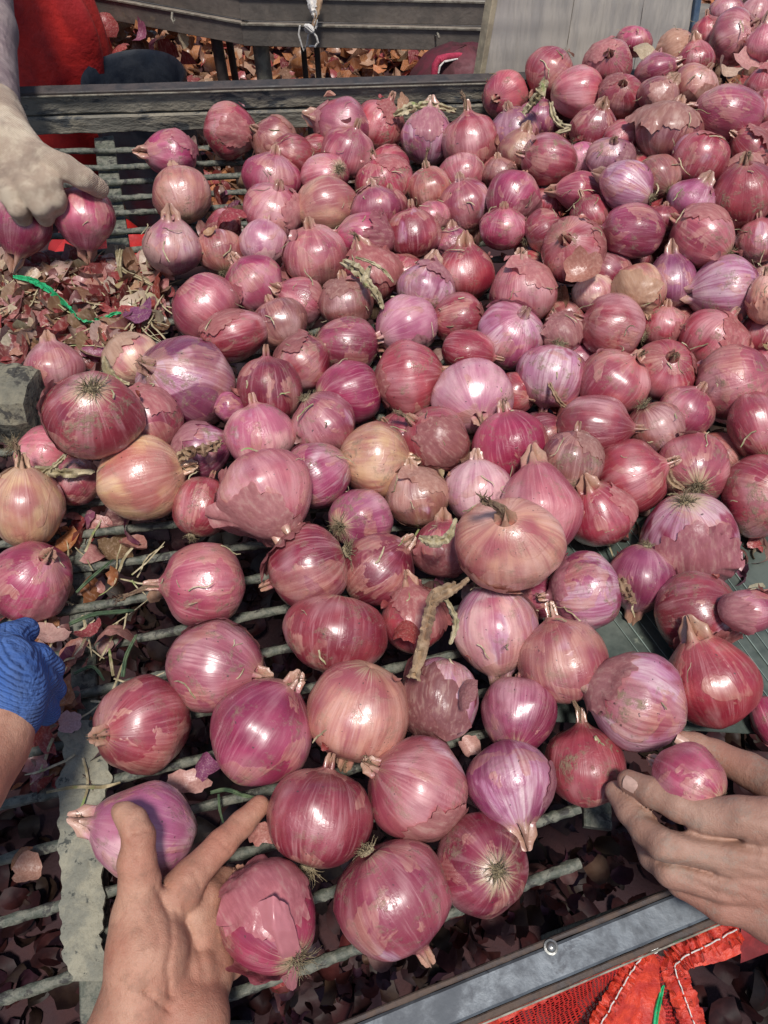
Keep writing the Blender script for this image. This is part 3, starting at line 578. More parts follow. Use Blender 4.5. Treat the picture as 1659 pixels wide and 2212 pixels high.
# sheet, centre x y, half width, half height, colour, direction of the neck in the photo (deg), tilt of the neck to the viewer (deg), features | what is special
TABLE = """
1 990 565 104 112 R -5 15 nf |deep pink onion whose short neck points right, lying against the rear rail
1 745 668 118 98 M 180 10 n |pink onion with a cream left end, leftmost at the back of the bars
1 785 845 113 118 T 100 -30 s |smooth copper onion on the bars behind the white one
1 100 965 122 130 M 250 10 sh6 |magenta onion held in the gloved hand, left one at the frame edge
1 365 930 125 125 M 265 -5 snh6 |shiny magenta onion gripped by the gloved hand, right one
1 1190 610 88 95 B 150 20 Ff |dull brownish onion with a dry tufted neck
1 1265 672 92 80 R 160 45 nf |deep pink onion with a cut tan top
1 1480 550 118 108 P 160 10 fn |
1 1505 660 98 98 P 70 20 |
1 1640 545 90 102 R 60 10 n |
1 1405 760 102 86 P 210 -50 rf |pink onion with brown stained root end
1 1175 780 116 98 M 80 10 s |
1 1185 925 118 110 P 80 30 f |
1 1412 895 116 114 T 190 20 s |
1 745 1070 116 128 W 85 20 nF |white pink onion with its pointed neck upright, at the left edge of the heap
1 965 985 78 70 R 40 10 Ff |red onion under crumpled loose skin
1 950 1090 92 86 B 95 -30 r |
1 1140 1055 98 92 W 75 -20 rf |pale white pink onion with its roots down
1 1364 1116 120 120 P 100 15 F |
1 1582 1030 115 100 M 170 10 NF |purple pink onion with tan frayed neck to the left
1 1355 645 70 55 R 20 0 |
1 1622 902 93 80 P 100 10 |
1 1655 790 112 98 R 110 20 nf |
2 188 600 104 112 V 85 -10 Lf |lilac white onion with torn red skin, close to the rear rail
2 375 615 108 118 R 97 5 N |red onion with a long dry neck standing straight up
2 115 425 55 40 R 20 0 |
2 525 410 93 92 P 200 65 f |dull pink onion touching the left edge of the grey board
2 718 318 104 96 R 230 20 f |deep red onion leaning against the grey board
2 835 400 102 104 P 0 -15 s |smooth rose onion with a tan right end, below the board
2 965 275 97 94 P 90 70 f |dusty pale pink onion facing out with its top, at the foot of the board
2 1080 178 72 60 M 265 10 |magenta onion highest against the grey board
2 1262 215 82 74 T 200 10 FF |papery tan onion wrapped in ragged skin by the board's right edge
2 1022 415 86 80 R 90 60 f |
2 1170 305 92 60 M 20 10 |
2 1185 425 84 76 B 60 10 |
2 1342 270 78 72 R 100 0 |
2 1510 170 105 92 P 40 30 Ff |
2 1645 195 82 78 P 100 10 f |
2 1395 140 60 60 R 100 10 |
2 1350 368 88 74 T 60 20 FF |
2 1492 492 142 112 P 175 15 s |big glossy rose onion at the right edge, upper heap
2 1225 578 132 120 B 80 -20 rF |dusty dark onion seamed with brown dried leaves
2 905 560 88 86 R 75 20 n |
2 1025 600 76 62 R 30 10 |
2 980 690 95 80 V 90 40 f |violet onion with stained top in the upper heap
2 668 520 76 80 V 90 -10 |
2 565 578 100 92 V 110 20 f |
2 585 655 78 78 T 80 10 |
2 715 690 110 104 R 170 15 s |wine red onion with a pale band across its top
2 852 690 66 66 W 290 10 |
2 1365 690 106 116 R 250 15 n |red pear shaped onion with neck pointing down, right part of the heap
2 1590 640 90 76 R 150 20 FF |
2 1550 845 132 128 R 98 25 n |big bright red onion with neck up at the right edge
2 1325 875 98 84 V 60 10 L |
2 1190 765 88 80 B 140 -40 rf |
2 1055 808 110 104 V 160 -20 rL |lilac topped onion with dark red lower side
2 845 828 96 76 P 178 5 n |
2 335 762 92 84 P 100 -60 r |
2 500 752 70 60 B 100 10 |speckled brown onion half hidden in the upper heap
2 555 860 100 106 M 60 -30 r |
2 195 828 80 90 B 95 10 Nf |
2 350 895 98 100 P 100 10 s |
2 210 950 74 66 P 140 -40 r |
2 125 1010 100 96 R 95 10 |
2 300 1055 74 62 V 95 10 |small lilac onion low between two dark red ones
2 515 990 90 76 M 90 20 |
2 690 1000 78 80 R 30 -10 rf |
2 892 928 80 72 R 120 10 f |
2 820 1085 138 122 R 130 65 rF |large red onion showing its split neck, upper middle of the heap
2 1075 1003 134 108 M 175 10 s |egg shaped rose onion lying on its side
2 1375 1025 118 142 P 150 -10 rf |tall pale rose onion with yellowish roots on its right
2 1622 1040 90 84 P 100 10 |
2 700 878 62 56 R 80 0 F |
2 1200 945 60 50 R 80 10 |
2 1655 470 80 80 P 90 10 |
2 1480 48 66 56 P 90 10 f |
2 1605 62 70 60 P 90 10 F |
2 1655 370 90 70 R 90 10 F |
2 30 900 64 70 R 90 10 |
3 235 490 122 104 P 100 -10 s |smooth pink onion behind the wooden beam end
3 570 452 114 108 C 120 -30 rf |cream yellow onion lying among the litter at the left
3 810 552 205 174 V 152 40 nL |biggest onion, purple with lilac and red streaks, left of the middle
3 405 690 198 168 R 275 -55 rFh6 |large squat red onion with spiky roots on top
3 640 700 130 126 R 300 0 h3 |
3 200 860 128 112 P -20 -10 r |
3 610 962 178 164 Y 12 15 ns |large copper cream onion with its neck to the right
3 860 840 132 112 V 20 10 Fn |
3 890 220 128 142 P -45 10 f |tall rose onion next to the skin litter
3 1015 340 136 98 R 200 10 f |
3 1160 585 128 146 D 88 10 s |dark maroon onion standing neck up
3 1097 125 122 106 M 130 10 f |
3 1210 295 114 96 B 110 -20 r |
3 1305 198 98 90 P 150 10 f |
3 1495 210 100 96 B 100 10 f |
3 1495 385 128 110 M 0 -15 rs |striped magenta onion with its root tuft on the left
3 1300 465 118 108 R 40 10 |
3 1508 590 120 116 M 10 -25 r |
3 1395 725 130 120 P 300 -15 r |
3 1122 772 134 126 W 100 10 s |glossy pale pink onion below the maroon one
3 1375 945 126 126 M 210 0 |
3 1618 882 136 148 Y 5 10 N |copper onion whose frayed neck points right
3 1150 1020 196 166 P 300 25 FFnh6 |large open skinned onion with its cream neck facing down
3 870 1085 112 130 R 70 -15 r |red striped onion with bearded roots at its lower left
3 1556 1138 124 116 V 20 -50 r |violet onion showing a round root disc
3 115 1085 152 166 Y 95 20 Nk |orange tan onion at the left edge with a straw neck
3 330 975 96 92 R 60 0 |
3 985 650 60 56 V 0 0 |
3 1606 90 116 100 R 110 10 FN |
4 100 302 126 118 W 200 30 |pale peach onion with a brown scar
4 180 150 116 104 V 80 -10 Lf |white and violet striped onion
4 345 78 112 104 R 90 10 f |
4 320 272 102 92 R 190 10 |
4 600 160 130 126 P 95 15 F |broad dusty pink onion with a collar of torn skin
4 365 415 108 80 R -10 10 |
4 545 350 130 124 V 60 40 Lf |mud stained violet onion in the middle right of the heap
4 725 520 134 126 V 255 5 L |lavender onion with a dark mud spot
4 770 338 86 76 P 110 10 FF |
4 985 308 126 122 R 160 20 f |
4 1100 152 116 106 Y -60 30 nF |yellow brown onion with a torn white top
4 905 165 84 76 C 100 10 |small white peeled onion under the yellow brown one
4 1240 115 96 106 V 95 5 |
4 1475 150 150 126 V 185 10 nL |
4 1420 365 142 112 R 60 10 Ff |
4 1210 312 94 80 R 90 10 F |
4 1625 345 88 80 R 90 10 f |
4 1503 548 152 142 P 20 10 s |very large smooth rose onion near the right edge
4 1205 500 120 118 R 60 60 nf |
4 985 555 132 126 P 50 10 n |
4 381 604 162 138 W -70 55 N |flat top pale tan onion with a dry neck hanging down
4 105 530 122 142 R 8 5 nf |
4 228 800 118 130 R 140 25 Nf |
4 545 828 146 140 M 98 5 ns |glossy magenta onion with a tan pointed top
4 910 742 148 116 R -5 10 rs |
4 1300 680 104 102 P 60 10 f |
4 1170 745 110 98 B -60 -20 rF |
4 808 890 116 128 B 80 20 f |
4 1070 955 140 132 R 20 10 |
4 1330 922 146 142 P 110 -60 r |white pink onion with roots on its crown, right of centre
4 1615 742 112 146 R 110 -30 r |
4 1620 1035 138 152 R 180 -50 r |
4 145 1040 126 110 D2 100 20 FF |dull brown wrinkled onion
4 408 1020 126 120 W 90 10 |
4 675 1105 150 175 P 100 -10 s |
4 935 1120 132 118 R 110 30 f |
4 1655 460 60 60 P 90 10 |
4 1640 190 70 90 T 90 10 F |
5 130 300 166 178 M 60 50 n |magenta onion at the left edge above the blue glove
5 880 312 178 168 P 183 10 N |smooth rose onion with a curled dry neck to the left
5 930 665 194 192 P -10 30 F |pink onion wrapped in cracked tan skin
5 620 920 196 198 R 190 40 ns |deep rose onion with a blunt straw coloured neck, above the left palm
5 1130 952 204 228 M 60 10 ns |large purple rose onion in the lower middle
5 1336 240 162 160 D 200 -10 rF |dark red onion with peeling brown patches
5 1452 522 208 166 R 265 -5 sn |wide glossy red onion
5 1550 858 208 206 T 250 -20 ns |large peach tan onion
5 1630 250 130 142 D 45 10 n |
6 540 142 212 176 T 95 60 rNh8 |very large pale pink onion on top of the heap, straw root end up
6 1315 112 192 168 M 270 -35 rFL |white and magenta onion with peeling rings
6 1110 282 120 118 V 260 -10 r |
6 868 342 142 148 V 185 10 nL |
6 125 470 132 156 R 100 10 nF |
6 480 502 172 186 W 270 -10 Lf |pearly lilac onion with brown flecks
6 772 640 172 172 T 100 10 n |smooth copper rose onion below a small neck
6 245 808 158 186 D 260 10 FFL |
6 580 870 154 156 M 80 -25 r |bright magenta white onion with its roots at the base
6 1100 820 202 192 P 160 10 nL |large blurred pink onion with a lilac lower corner
6 1340 432 164 158 R 10 10 F |
6 1570 425 120 84 P 0 10 FFh8 |
6 1410 738 190 186 R 100 20 s |big red onion with a bearded base above the right hand
6 1655 900 60 120 M 100 0 |
6 1530 200 20 20 M 100 0 |
6 255 165 120 105 R 90 0 Ff |
6 668 372 90 84 M 160 10 |
6 872 1095 160 176 R 95 10 N |red onion with a stretched papery neck, left of the right hand
7 632 276 240 208 W 175 0 nsh4 |large pink onion held under the left thumb
7 1375 210 216 216 R 80 10 sh4 |perfectly round rose onion beside the left fingertip
7 1160 640 206 226 M 130 -25 rFFh4 |magenta onion with hanging torn skin resting on the left fingers
8 148 92 200 222 P 155 25 nf |
8 548 60 182 184 V 280 20 nL |onion with cream and purple streaks
8 422 420 190 212 D 160 -70 rs |crimson onion facing out with its root disc
8 40 562 238 242 P 300 -20 rs |biggest pink onion in the foreground near the front rail
8 1318 58 168 146 M 150 -20 rh8 |small purple striped onion held by the right hand
"""
COLS = {'P': (0.44, 0.115, 0.135), 'R': (0.34, 0.045, 0.062), 'M': (0.34, 0.042, 0.100), 'V': (0.31, 0.080, 0.150), 'T': (0.57, 0.275, 0.185),
        'C': (0.68, 0.52, 0.34), 'Y': (0.62, 0.365, 0.205), 'B': (0.33, 0.115, 0.090), 'W': (0.62, 0.33, 0.34), 'D': (0.24, 0.022, 0.045), 'D2': (0.27, 0.15, 0.09)}
WORD = {'Y': 'yellowish tan', 'P': 'pink', 'R': 'red', 'M': 'magenta', 'V': 'purple', 'T': 'copper tan', 'C': 'cream', 'B': 'brownish red', 'W': 'pale pink', 'D': 'dark red', 'D2': 'brown'}
rec = []
for line in TABLE.strip().split('\n'):
    a, desc = line.split('|'); w = a.split(); flags = w[8] if len(w) > 8 else ''
    ox, oy = OFF[int(w[0])]; h = None
    if 'h' in flags: h = float(flags[flags.index('h')+1])/100; flags = flags[:flags.index('h')]
    if float(w[3]) < 30: continue
    rec.append(dict(x=ox+float(w[1])/2, y=oy+float(w[2])/2, rx=float(w[3])/2, ry=float(w[4])/2, c=w[5], ang=math.radians(float(w[6])), tilt=math.radians(float(w[7])), fl=flags, h=h, desc=desc.strip()))
for r in rec: r['sc'] = 1.07 + .08*(r['y'] < 1250)*(1 if r['x'] > 700 else .6)*(.3 if r['desc'] else 1) + .04*(r['y'] < 1250) + .06*(r['x'] > 1150 and 1200 < r['y'] < 1560)
def sstep(u): u = max(0, min(1, u)); return u*u*(3-2*u)
def pile(px, py): return 0.088*sstep((px-900)/650)*sstep((980-py)/850) + 0.012*sstep((px-900)/300)*sstep((1500-py)/400)
N = len(rec)
D = np.array([list(ray(r['x'], r['y'])) for r in rec]); C0 = np.array([0, 0, CAM_H])
rpx = np.array([math.sqrt(r['rx']*r['ry']) for r in rec])
cosv = np.array([1/math.sqrt(((r['x']-CX)/F)**2+((r['y']-CY)/F)**2+1) for r in rec])
rpx *= np.array([r['sc'] for r in rec])
kr = rpx/F*np.sqrt(cosv)
zz = np.zeros(N)
for i, r in enumerate(rec):
    z = 0.6
    for _ in range(30):
        hh = kr[i]*z*0.93 + (r['h'] if r['h'] is not None else pile(r['x'], r['y']))
        if r['h'] is not None and r['h'] >= 0.04: hh = max(r['h'], kr[i]*z*0.95)
        z = (hh-CAM_H)/D[i][2]
    zz[i] = z
zmax = np.array([(kr[i]*zz[i]*0.93 - CAM_H)/D[i][2] for i in range(N)])
ys = np.array([r['y']+0.6*r['ry'] + (900 if r['h'] and r['h'] >= .06 else 0) for r in rec])
z0 = zz.copy()
for it in range(160):
    pos = C0 + D*zz[:, None]; R = kr*zz
    dl = pos[:, None, :]-pos[None, :, :]; dist = np.sqrt((dl**2).sum(-1))+np.eye(N)*9
    need = 0.90*(R[:, None]+R[None, :]) - dist
    push = np.zeros(N)
    I, J = np.where(np.triu(need > 0, 1))
    for i, j in zip(I, J):
        f, b = (i, j) if ys[i] > ys[j] else (j, i)
        a = min(0.006, need[i, j]*0.35); push[f] -= a*0.5; push[b] += a*0.5
    zz = zz + np.clip(push, -0.006, 0.006)
    zz = zz + (z0-zz)*0.02
    zz = np.minimum(zz, zmax)
    zz = np.maximum(zz, z0-0.045)
for r, z in zip(rec, zz): r['z'] = float(z)

# ---- onion shapes
PROF = {
 'round': [(0.0,-.90),(.06,-.93),(.14,-.935),(.32,-.90),(.60,-.76),(.84,-.50),(.97,-.18),(1.0,.06),(.95,.34),(.80,.62),(.56,.83),(.32,.95),(.18,1.0),(.11,1.04),(.085,1.09),(.05,1.11),(0,1.11)],
 'flat':  [(0.0,-.80),(.06,-.86),(.14,-.87),(.34,-.86),(.66,-.72),(.90,-.44),(1.0,-.10),(1.0,.14),(.92,.42),(.72,.68),(.46,.82),(.26,.89),(.15,.96),(.10,1.02),(.085,1.08),(.05,1.10),(0,1.10)],
 'pear':  [(0.0,-.88),(.06,-.90),(.14,-.905),(.34,-.86),(.64,-.68),(.88,-.40),(1.0,-.06),(.97,.20),(.84,.48),(.62,.76),(.40,.94),(.25,1.05),(.16,1.13),(.12,1.19),(.09,1.24),(.05,1.26),(0,1.26)],
}
def prof_interp(P_, n):
    P_ = [Vector((a, b)) for a, b in P_]; out = []
    for i in range(n+1):
        s = i/n*(len(P_)-1); k = min(int(s), len(P_)-2); u = s-k; g_ = lambda q: P_[max(0, min(len(P_)-1, q))]
        p0, p1, p2, p3 = g_(k-1), g_(k), g_(k+1), g_(k+2)
        p = 0.5*((2*p1)+(p2-p0)*u+(2*p0-5*p1+4*p2-p3)*u*u+(3*p1-p0-3*p2+p3)*u**3); out.append((max(0.0, p.x), p.y))
    out[0] = (0.0, out[0][1]); out[-1] = (0.0, out[-1][1]); return out
def lump(d, seed):
    th = math.atan2(d.y, d.x); s = max(0, 1-abs(d.z))
    return 1 + .085*noise.noise(d*1.2+Vector((seed*7.1, 0, 0))) + .022*noise.noise(d*3.0+Vector((0, seed*5.3, 0))) + s*.006*math.sin(th*9+seed*3) + s*.005*math.sin(th*15+seed) + .012*s*noise.noise(Vector((math.cos(th)*3, math.sin(th)*3, seed*3.0)))
def bulb(kind, seed):
    n, a = 34, 48; pr = prof_interp(PROF[kind], n); m = MB(); vs = [Vector((0, 0, pr[0][1]))]
    for j in range(1, n):
        for i in range(a):
            th = 2*math.pi*i/a; p = Vector((pr[j][0]*math.cos(th), pr[j][0]*math.sin(th), pr[j][1]))
            f = lump(p.normalized(), seed)
            if p.z > 1.0: p.x += .10*(p.z-1)*math.sin(seed*2.2); p.y += .10*(p.z-1)*math.cos(seed*3); f *= 1+.18*math.sin(th*4+seed)
            vs.append(p*f)
    vs.append(Vector((0, 0, pr[n][1])))
    fs = [(0, 1+(i+1) % a, 1+i) for i in range(a)]
    fs += [(1+j*a+i, 1+j*a+(i+1) % a, 1+(j+1)*a+(i+1) % a, 1+(j+1)*a+i) for j in range(n-2) for i in range(a)]
    e = len(vs)-1; fs += [(1+(n-2)*a+i, 1+(n-2)*a+(i+1) % a, e) for i in range(a)]
    m.add(vs, fs)
    table_ = [(math.atan2(r_, z_), math.hypot(r_, z_)) for r_, z_ in pr]      # polar angle from +z -> radius
    table_.sort()
    def surf(d):
        ps = math.atan2(math.hypot(d.x, d.y), d.z)
        for (a0, r0), (a1, r1) in zip(table_, table_[1:]):
            if a0 <= ps <= a1: return (r0+(r1-r0)*((ps-a0)/(a1-a0+1e-9)))*lump(d, seed)
        return table_[-1][1]*lump(d, seed)
    me = m.mesh('bulb'); me.materials.append(M_onion); return me, surf
def flap(surf, seed, big):
    """a ragged sheet of skin hugging the bulb and lifting at its rim"""
    rg = random.Random(seed); m = MB(); nr, na = 12, 72; c = Vector((rg.uniform(-1, 1), rg.uniform(-1, 1), rg.uniform(.0, .9) if rg.random() < .6 else rg.uniform(-.9, .2))).normalized()
    x = c.cross(Vector((0, 0, 1))).normalized(); y = c.cross(x)
    ext = (rg.uniform(.62, .85) if not big else rg.uniform(.85, 1.15)); la = rg.uniform(0, 6.28); lv = rg.uniform(.05, .12) if not big else rg.uniform(.16, .38)
    vs = [c*surf(c)*1.016]
    for j in range(1, nr+1):
        for i in range(na):
            a = 2*math.pi*i/na
            e = ext*(1+.26*noise.noise(Vector((math.cos(a)*1.6+seed*3, math.sin(a)*1.6, seed)))+.20*noise.noise(Vector((math.cos(a)*5, math.sin(a)*5+seed, 1)))+.09*noise.noise(Vector((math.cos(a)*8, math.sin(a)*8, seed*2))))
            if rg.random() < .06: e *= .9
            ro = e*j/nr; d = (c*math.cos(ro) + (x*math.cos(a)+y*math.sin(a))*math.sin(ro)).normalized()
            lift = .012 + max(0, j/nr-.45)**2*lv*(2.2 if math.cos(a-la) > .2 else .35)*(1+.8*noise.noise(d*3+Vector((seed, 0, 0)))) + .012*(j/nr)*noise.noise(d*9+Vector((seed, 0, 0)))
            vs.append(d*surf(d)*(1+lift))
    fs = [(0, 1+i, 1+(i+1) % na) for i in range(na)] + [(1+(j-1)*na+i, 1+j*na+i, 1+j*na+(i+1) % na, 1+(j-1)*na+(i+1) % na) for j in range(1, nr) for i in range(na)]
    m.add(vs, fs); me = m.mesh('loose_skin'); me.materials.append(M_skin_o); return me
def tuft(seed, size):
    rg = random.Random(seed); m = MB()
    disc = [(0.0, -.90), (.13, -.905), (.12, -.955), (.05, -.975), (0, -.97)]
    vs = [(r*math.cos(2*math.pi*i/12)*(1+.2*rg.random()), r*math.sin(2*math.pi*i/12)*(1+.2*rg.random()), z) for r, z in disc for i in range(12)]
    m.add(vs, [(k*12+i, k*12+(i+1) % 12, (k+1)*12+(i+1) % 12, (k+1)*12+i) for k in range(4) for i in range(12)])
    for k in range(int(40+22*size)):
        a = rg.uniform(0, 6.28); r = rg.uniform(.01, .13); sp = rg.uniform(.1, 1.3); L = rg.uniform(.10, .30)*size
        p = Vector((r*math.cos(a), r*math.sin(a), -.93)); d = Vector((math.cos(a)*sp, math.sin(a)*sp, -1)).normalized(); pts = [p]
        for q in range(4):
            d = (d + Vector((rg.uniform(-.5, .5), rg.uniform(-.5, .5), rg.uniform(-.15, .45)))).normalized(); p = p + d*L/4; pts.append(p)
        m.tube(pts, [.011, .010, .008, .006, .003], 3, cap=False)
    me = m.mesh('root_tuft'); me.materials.append(M_root); return me
def neck(seed, L, frayed):
    rg = random.Random(seed); m = MB(); z0_ = 1.06; n = 14; bend = Vector((rg.uniform(-1, 1), rg.uniform(-1, 1), 0)).normalized()*rg.uniform(.3, .9)
    pts = []; p = Vector((0, 0, z0_-.08)); d = Vector((0, 0, 1)); st = L/n
    for i in range(n+1): pts.append(p.copy()); p += d*st; d = (d+bend*st*1.6+Vector((rg.uniform(-1, 1), rg.uniform(-1, 1), rg.uniform(-1, 1)))*.12).normalized()
    vs = []; a = 14
    for i, q in enumerate(pts):
        s = i/n; r = .09*(1-s)**2+.040+(.03*s if frayed else 0*s); tw = s*2.2
        for k in range(a):
            th = 2*math.pi*k/a; rr = r*(1+.38*math.sin(th*3+seed+s*2)+.22*noise.noise(Vector((th*2, s*9, seed))))
            x, y = rr*math.cos(th), rr*.62*math.sin(th); vs.append(q+Vector((x*math.cos(tw)-y*math.sin(tw), x*math.sin(tw)+y*math.cos(tw), 0)))
    m.add(vs, [(i*a+k, i*a+(k+1) % a, (i+1)*a+(k+1) % a, (i+1)*a+k) for i in range(n) for k in range(a)] + [tuple(range(n*a, n*a+a))])
    for k in range(14 if frayed else 9):
        th = rg.uniform(0, 6.28); i0 = rg.randint(n-5, n) if k % 2 else n; q = pts[i0]+Vector((.06*math.cos(th), .05*math.sin(th), 0)); dd = (pts[min(n, i0)]-pts[max(0, i0-2)]).normalized(); ps = [q]
        for w in range(5): dd = (dd+Vector((rg.uniform(-.6, .6), rg.uniform(-.6, .6), rg.uniform(-.4, .3)))).normalized(); q = q+dd*(.06 if frayed else .035); ps.append(q)
        m.tube(ps, [.020, .019, .017, .013, .009, .003], 4, flat=.25, cap=False)
    me = m.mesh('dry_neck'); me.materials.append(M_neck); return me
SHAPES = []
for kind, seed in [('round', 1), ('round', 2), ('round', 3), ('round', 4), ('flat', 5), ('flat', 6), ('flat', 7), ('pear', 8), ('pear', 9), ('round', 10), ('pear', 11), ('round', 12)]:
    me, sf = bulb(kind, seed); SHAPES.append((kind, me, [flap(sf, seed*10+k, False) for k in range(4)], [flap(sf, seed*10+k+5, True) for k in range(3)]))
TUFTS = [tuft(k, s) for k, s in enumerate([.9, 1.2, 1.5, 1.8])]
NECKS = [neck(k, .16+.04*k, False) for k in range(4)]; LNECKS = [neck(20+k, l, True) for k, l in enumerate([.45, .65, .85, .55])]
def place_onion(pos, R3, axis_z, axis_x, color, alpha, fl, rg, need):
    z = axis_z.normalized(); x = (axis_x - z*axis_x.dot(z)).normalized(); y = z.cross(x)
    sh = [s for s in SHAPES if s[0] == need] if need else SHAPES
    kind, me, fsm, fbg = rg.choice(sh)
    o = bpy.data.objects.new('onion', me); COL.objects.link(o)
    o.matrix_world = Matrix.Translation(pos) @ Matrix((x, y, z)).transposed().to_4x4() @ Matrix.Diagonal((R3[0], R3[1], R3[2], 1))
    li = rg.uniform(.80, 1.22); col = [max(.01, c*li*(1+rg.uniform(-.10, .10))) for c in color]; o.color = (*col, alpha)
    def kid(nm, me_, c=None):
        k = bpy.data.objects.new(nm, me_); COL.objects.link(k); k.parent = o
        if c: k.color = (*c, 1)
        return k
    nf = fl.count('F'); sf = fl.count('f')
    tint = lambda: [min(.7, c*k) for c, k in zip([a*.66+b*.34 for a, b in zip(col, (.68, .38, .33))], [rg.uniform(.75, 1.15)]*3)]
    for q in rg.sample(fsm, min(len(fsm), sf)): kid('loose_skin', q, tint())
    for q in rg.sample(fbg, min(len(fbg), nf)): kid('loose_skin', q, tint())
    if 'r' in fl: kid('root_tuft', rg.choice(TUFTS))
    if 'N' in fl: kid('dry_neck', rg.choice(LNECKS))
    elif 'n' in fl: kid('dry_neck', rg.choice(NECKS))
    return o
rg = random.Random(11)
for i, r in enumerate(rec):
    d = ray(r['x'], r['y']); pos = CAMP + d*r['z']; toc = (-d).normalized()
    right = toc.cross(UP); right = -right if right.x < 0 else right; right = (RT - toc*RT.dot(toc)).normalized(); up = toc.cross(right).normalized()
    a = r['ang']+rg.uniform(-.08, .08); tl_ = r['tilt']; inplane = right*math.cos(a)+up*math.sin(a); perp = right*-math.sin(a)+up*math.cos(a)
    zax = inplane*math.cos(tl_) + toc*math.sin(tl_)
    vx, vy = (r['x']-CX)/F, -(r['y']-CY)/F; phr = math.atan2(vy, vx); cv = 1/math.sqrt(1+vx*vx+vy*vy)
    def rad(ph):
        e = 1/math.sqrt((math.cos(ph)/r['rx'])**2+(math.sin(ph)/r['ry'])**2)
        return r['sc']*e*(1-(1-cv)*math.cos(ph-phr)**2)*r['z']/F
    ra_, rp = rad(a), rad(a+math.pi/2); mean = math.sqrt(ra_*rp); s = abs(math.sin(tl_))
    need = None
    if 'n' in r['fl'] and s < .6 and ra_ > rp*1.06: need = 'pear'
    if s > .75: need = 'round'
    zs = {'pear': 1.12, 'round': 1.0, 'flat': .95, None: 1.0}[need]
    Rz = (ra_*(1-s)+mean*s)/zs*1.02; Ry = mean*(1-s)+ra_*s
    fl = r['fl']
    if not any(k in fl for k in 'sFf') and rg.random() < .6: fl += 'f'
    if 'N' not in fl and 'n' not in fl and 'r' not in fl: fl += rg.choice(['n', 'r', '', '', '', 'r'])
    o = place_onion(pos, (rp, Ry, Rz), zax, perp, COLS[r['c']], 0.95 if 'L' in fl else rg.choice([0, 0, .1, .25, .4]), fl, rg, need)
    r['o'] = o; r['R'] = mean; r['pos'] = pos
# ---- labels: landmarks in words, the others by what lies next to them
LM = [dict(x=r['x'], y=r['y'], t=r['desc'], R=max(r['rx'], r['ry'])) for r in rec if r['desc']]
LM += [dict(x=1300, y=40, t='grey board', R=120), dict(x=1465, y=1830, t='right hand', R=120), dict(x=1340, y=1400, t='green belt', R=60)]
def short(t):
    t = t.split(',')[0]
    for k in (' with ', ' whose ', ' lying ', ' at the ', ' held ', ' gripped ', ' touching ', ' facing ', ' highest ', ' wrapped ', ' leaning ', ' half ', ' low ', ' showing ', ' standing ', ' behind ', ' beside ', ' under ', ' among ', ' next ', ' below ', ' seamed ', ' near ', ' in the '):
        pass
    w = t.split(); return ' '.join(w[:9]).rstrip(',') if len(w) > 9 else t
DIRS = ['right of', 'above and right of', 'above', 'above and left of', 'left of', 'below and left of', 'below', 'below and right of']
used = set()
def relative(px, py, c, fl, word=''):
    cand = sorted(LM, key=lambda l: math.hypot(l['x']-px, l['y']-py))
    for extra in ('', 'partly hidden ', 'half covered ', 'smaller '):
        for l in cand[:9]:
            dd = int(round(math.degrees(math.atan2(l['y']-py, px-l['x']))/45)) % 8
            far = math.hypot(l['x']-px, l['y']-py) > 2.4*(l['R'])
            feat = 'with torn skin ' if 'F' in fl else ('with roots showing ' if 'r' in fl else ('with dry neck ' if 'n' in fl or 'N' in fl else ''))
            t = l['t'].split(',')[0].split()
            while len(t) > 9 or t[-1] in ('with', 'a', 'an', 'its', 'the', 'of', 'and', 'on', 'in', 'at', 'to', 'dry', 'whose', 'by', 'short', 'brown', 'long', 'straw', 'round', 'cut', 'torn', 'tan', 'cream', 'pointed'): t = t[:-1]
            for body in (f"{extra}{word}{WORD[c]} onion {feat}{'a little ' if far else 'just '}{DIRS[dd]} the {' '.join(t)}", f"{extra}{word}{WORD[c]} onion {'' if far else 'just '}{DIRS[dd]} the {' '.join(t)}", f"{extra}{word}{WORD[c]} onion {DIRS[dd]} the {' '.join(t)}"):
                if len(body.split()) <= 16 and body not in used: used.add(body); return body
    return f"{word}{WORD[c]} onion in the heap"
for r in rec:
    if r['desc']: lab = r['desc']; used.add(lab)
    else: lab = relative(r['x'], r['y'], r['c'], r['fl'])
    tag(r['o'], lab, 'onion', 'red onions on the sorting table')

# ---- onions buried below the visible ones
Pn = np.array([list(r['pos']) for r in rec]); Rn = np.array([r['R'] for r in rec])
PX = np.array([r['x'] for r in rec]); PY = np.array([r['y'] for r in rec]); RP = rpx; PZ = np.array([r['z'] for r in rec])
fill = 0
def try_fill(px, py, hz, R):
    global Pn, Rn, fill, PX, PY, RP, PZ
    p = P(px, py, hz); z = proj(p)[2]; q = np.array(p); rp_ = R/z*F
    if (np.sqrt(((Pn-q)**2).sum(1)) < 0.72*(Rn+R)).any(): return
    ov = np.hypot(PX-px, PY-py) < (RP+rp_)*.84
    if (ov & (PZ > z-0.006)).any(): return
    zx = Vector((rg.uniform(-1, 1), rg.uniform(-1, 1), rg.uniform(-1, 1))).normalized()
    cc = rg.choice('PRRMRBD'); ff = rg.choice(['', 'f', 'F', 'r', 'n'])
    o = place_onion(p, (R, R, R*.95), zx, zx.orthogonal(), COLS[cc], rg.choice([0, .2, .5]), ff, rg, None)
    tag(o, relative(px, py, cc, ff, 'buried '), 'onion', 'onions buried in the heap')
    Pn = np.vstack([Pn, q]); Rn = np.append(Rn, R); PX = np.append(PX, px); PY = np.append(PY, py); RP = np.append(RP, rp_); PZ = np.append(PZ, z); fill += 1
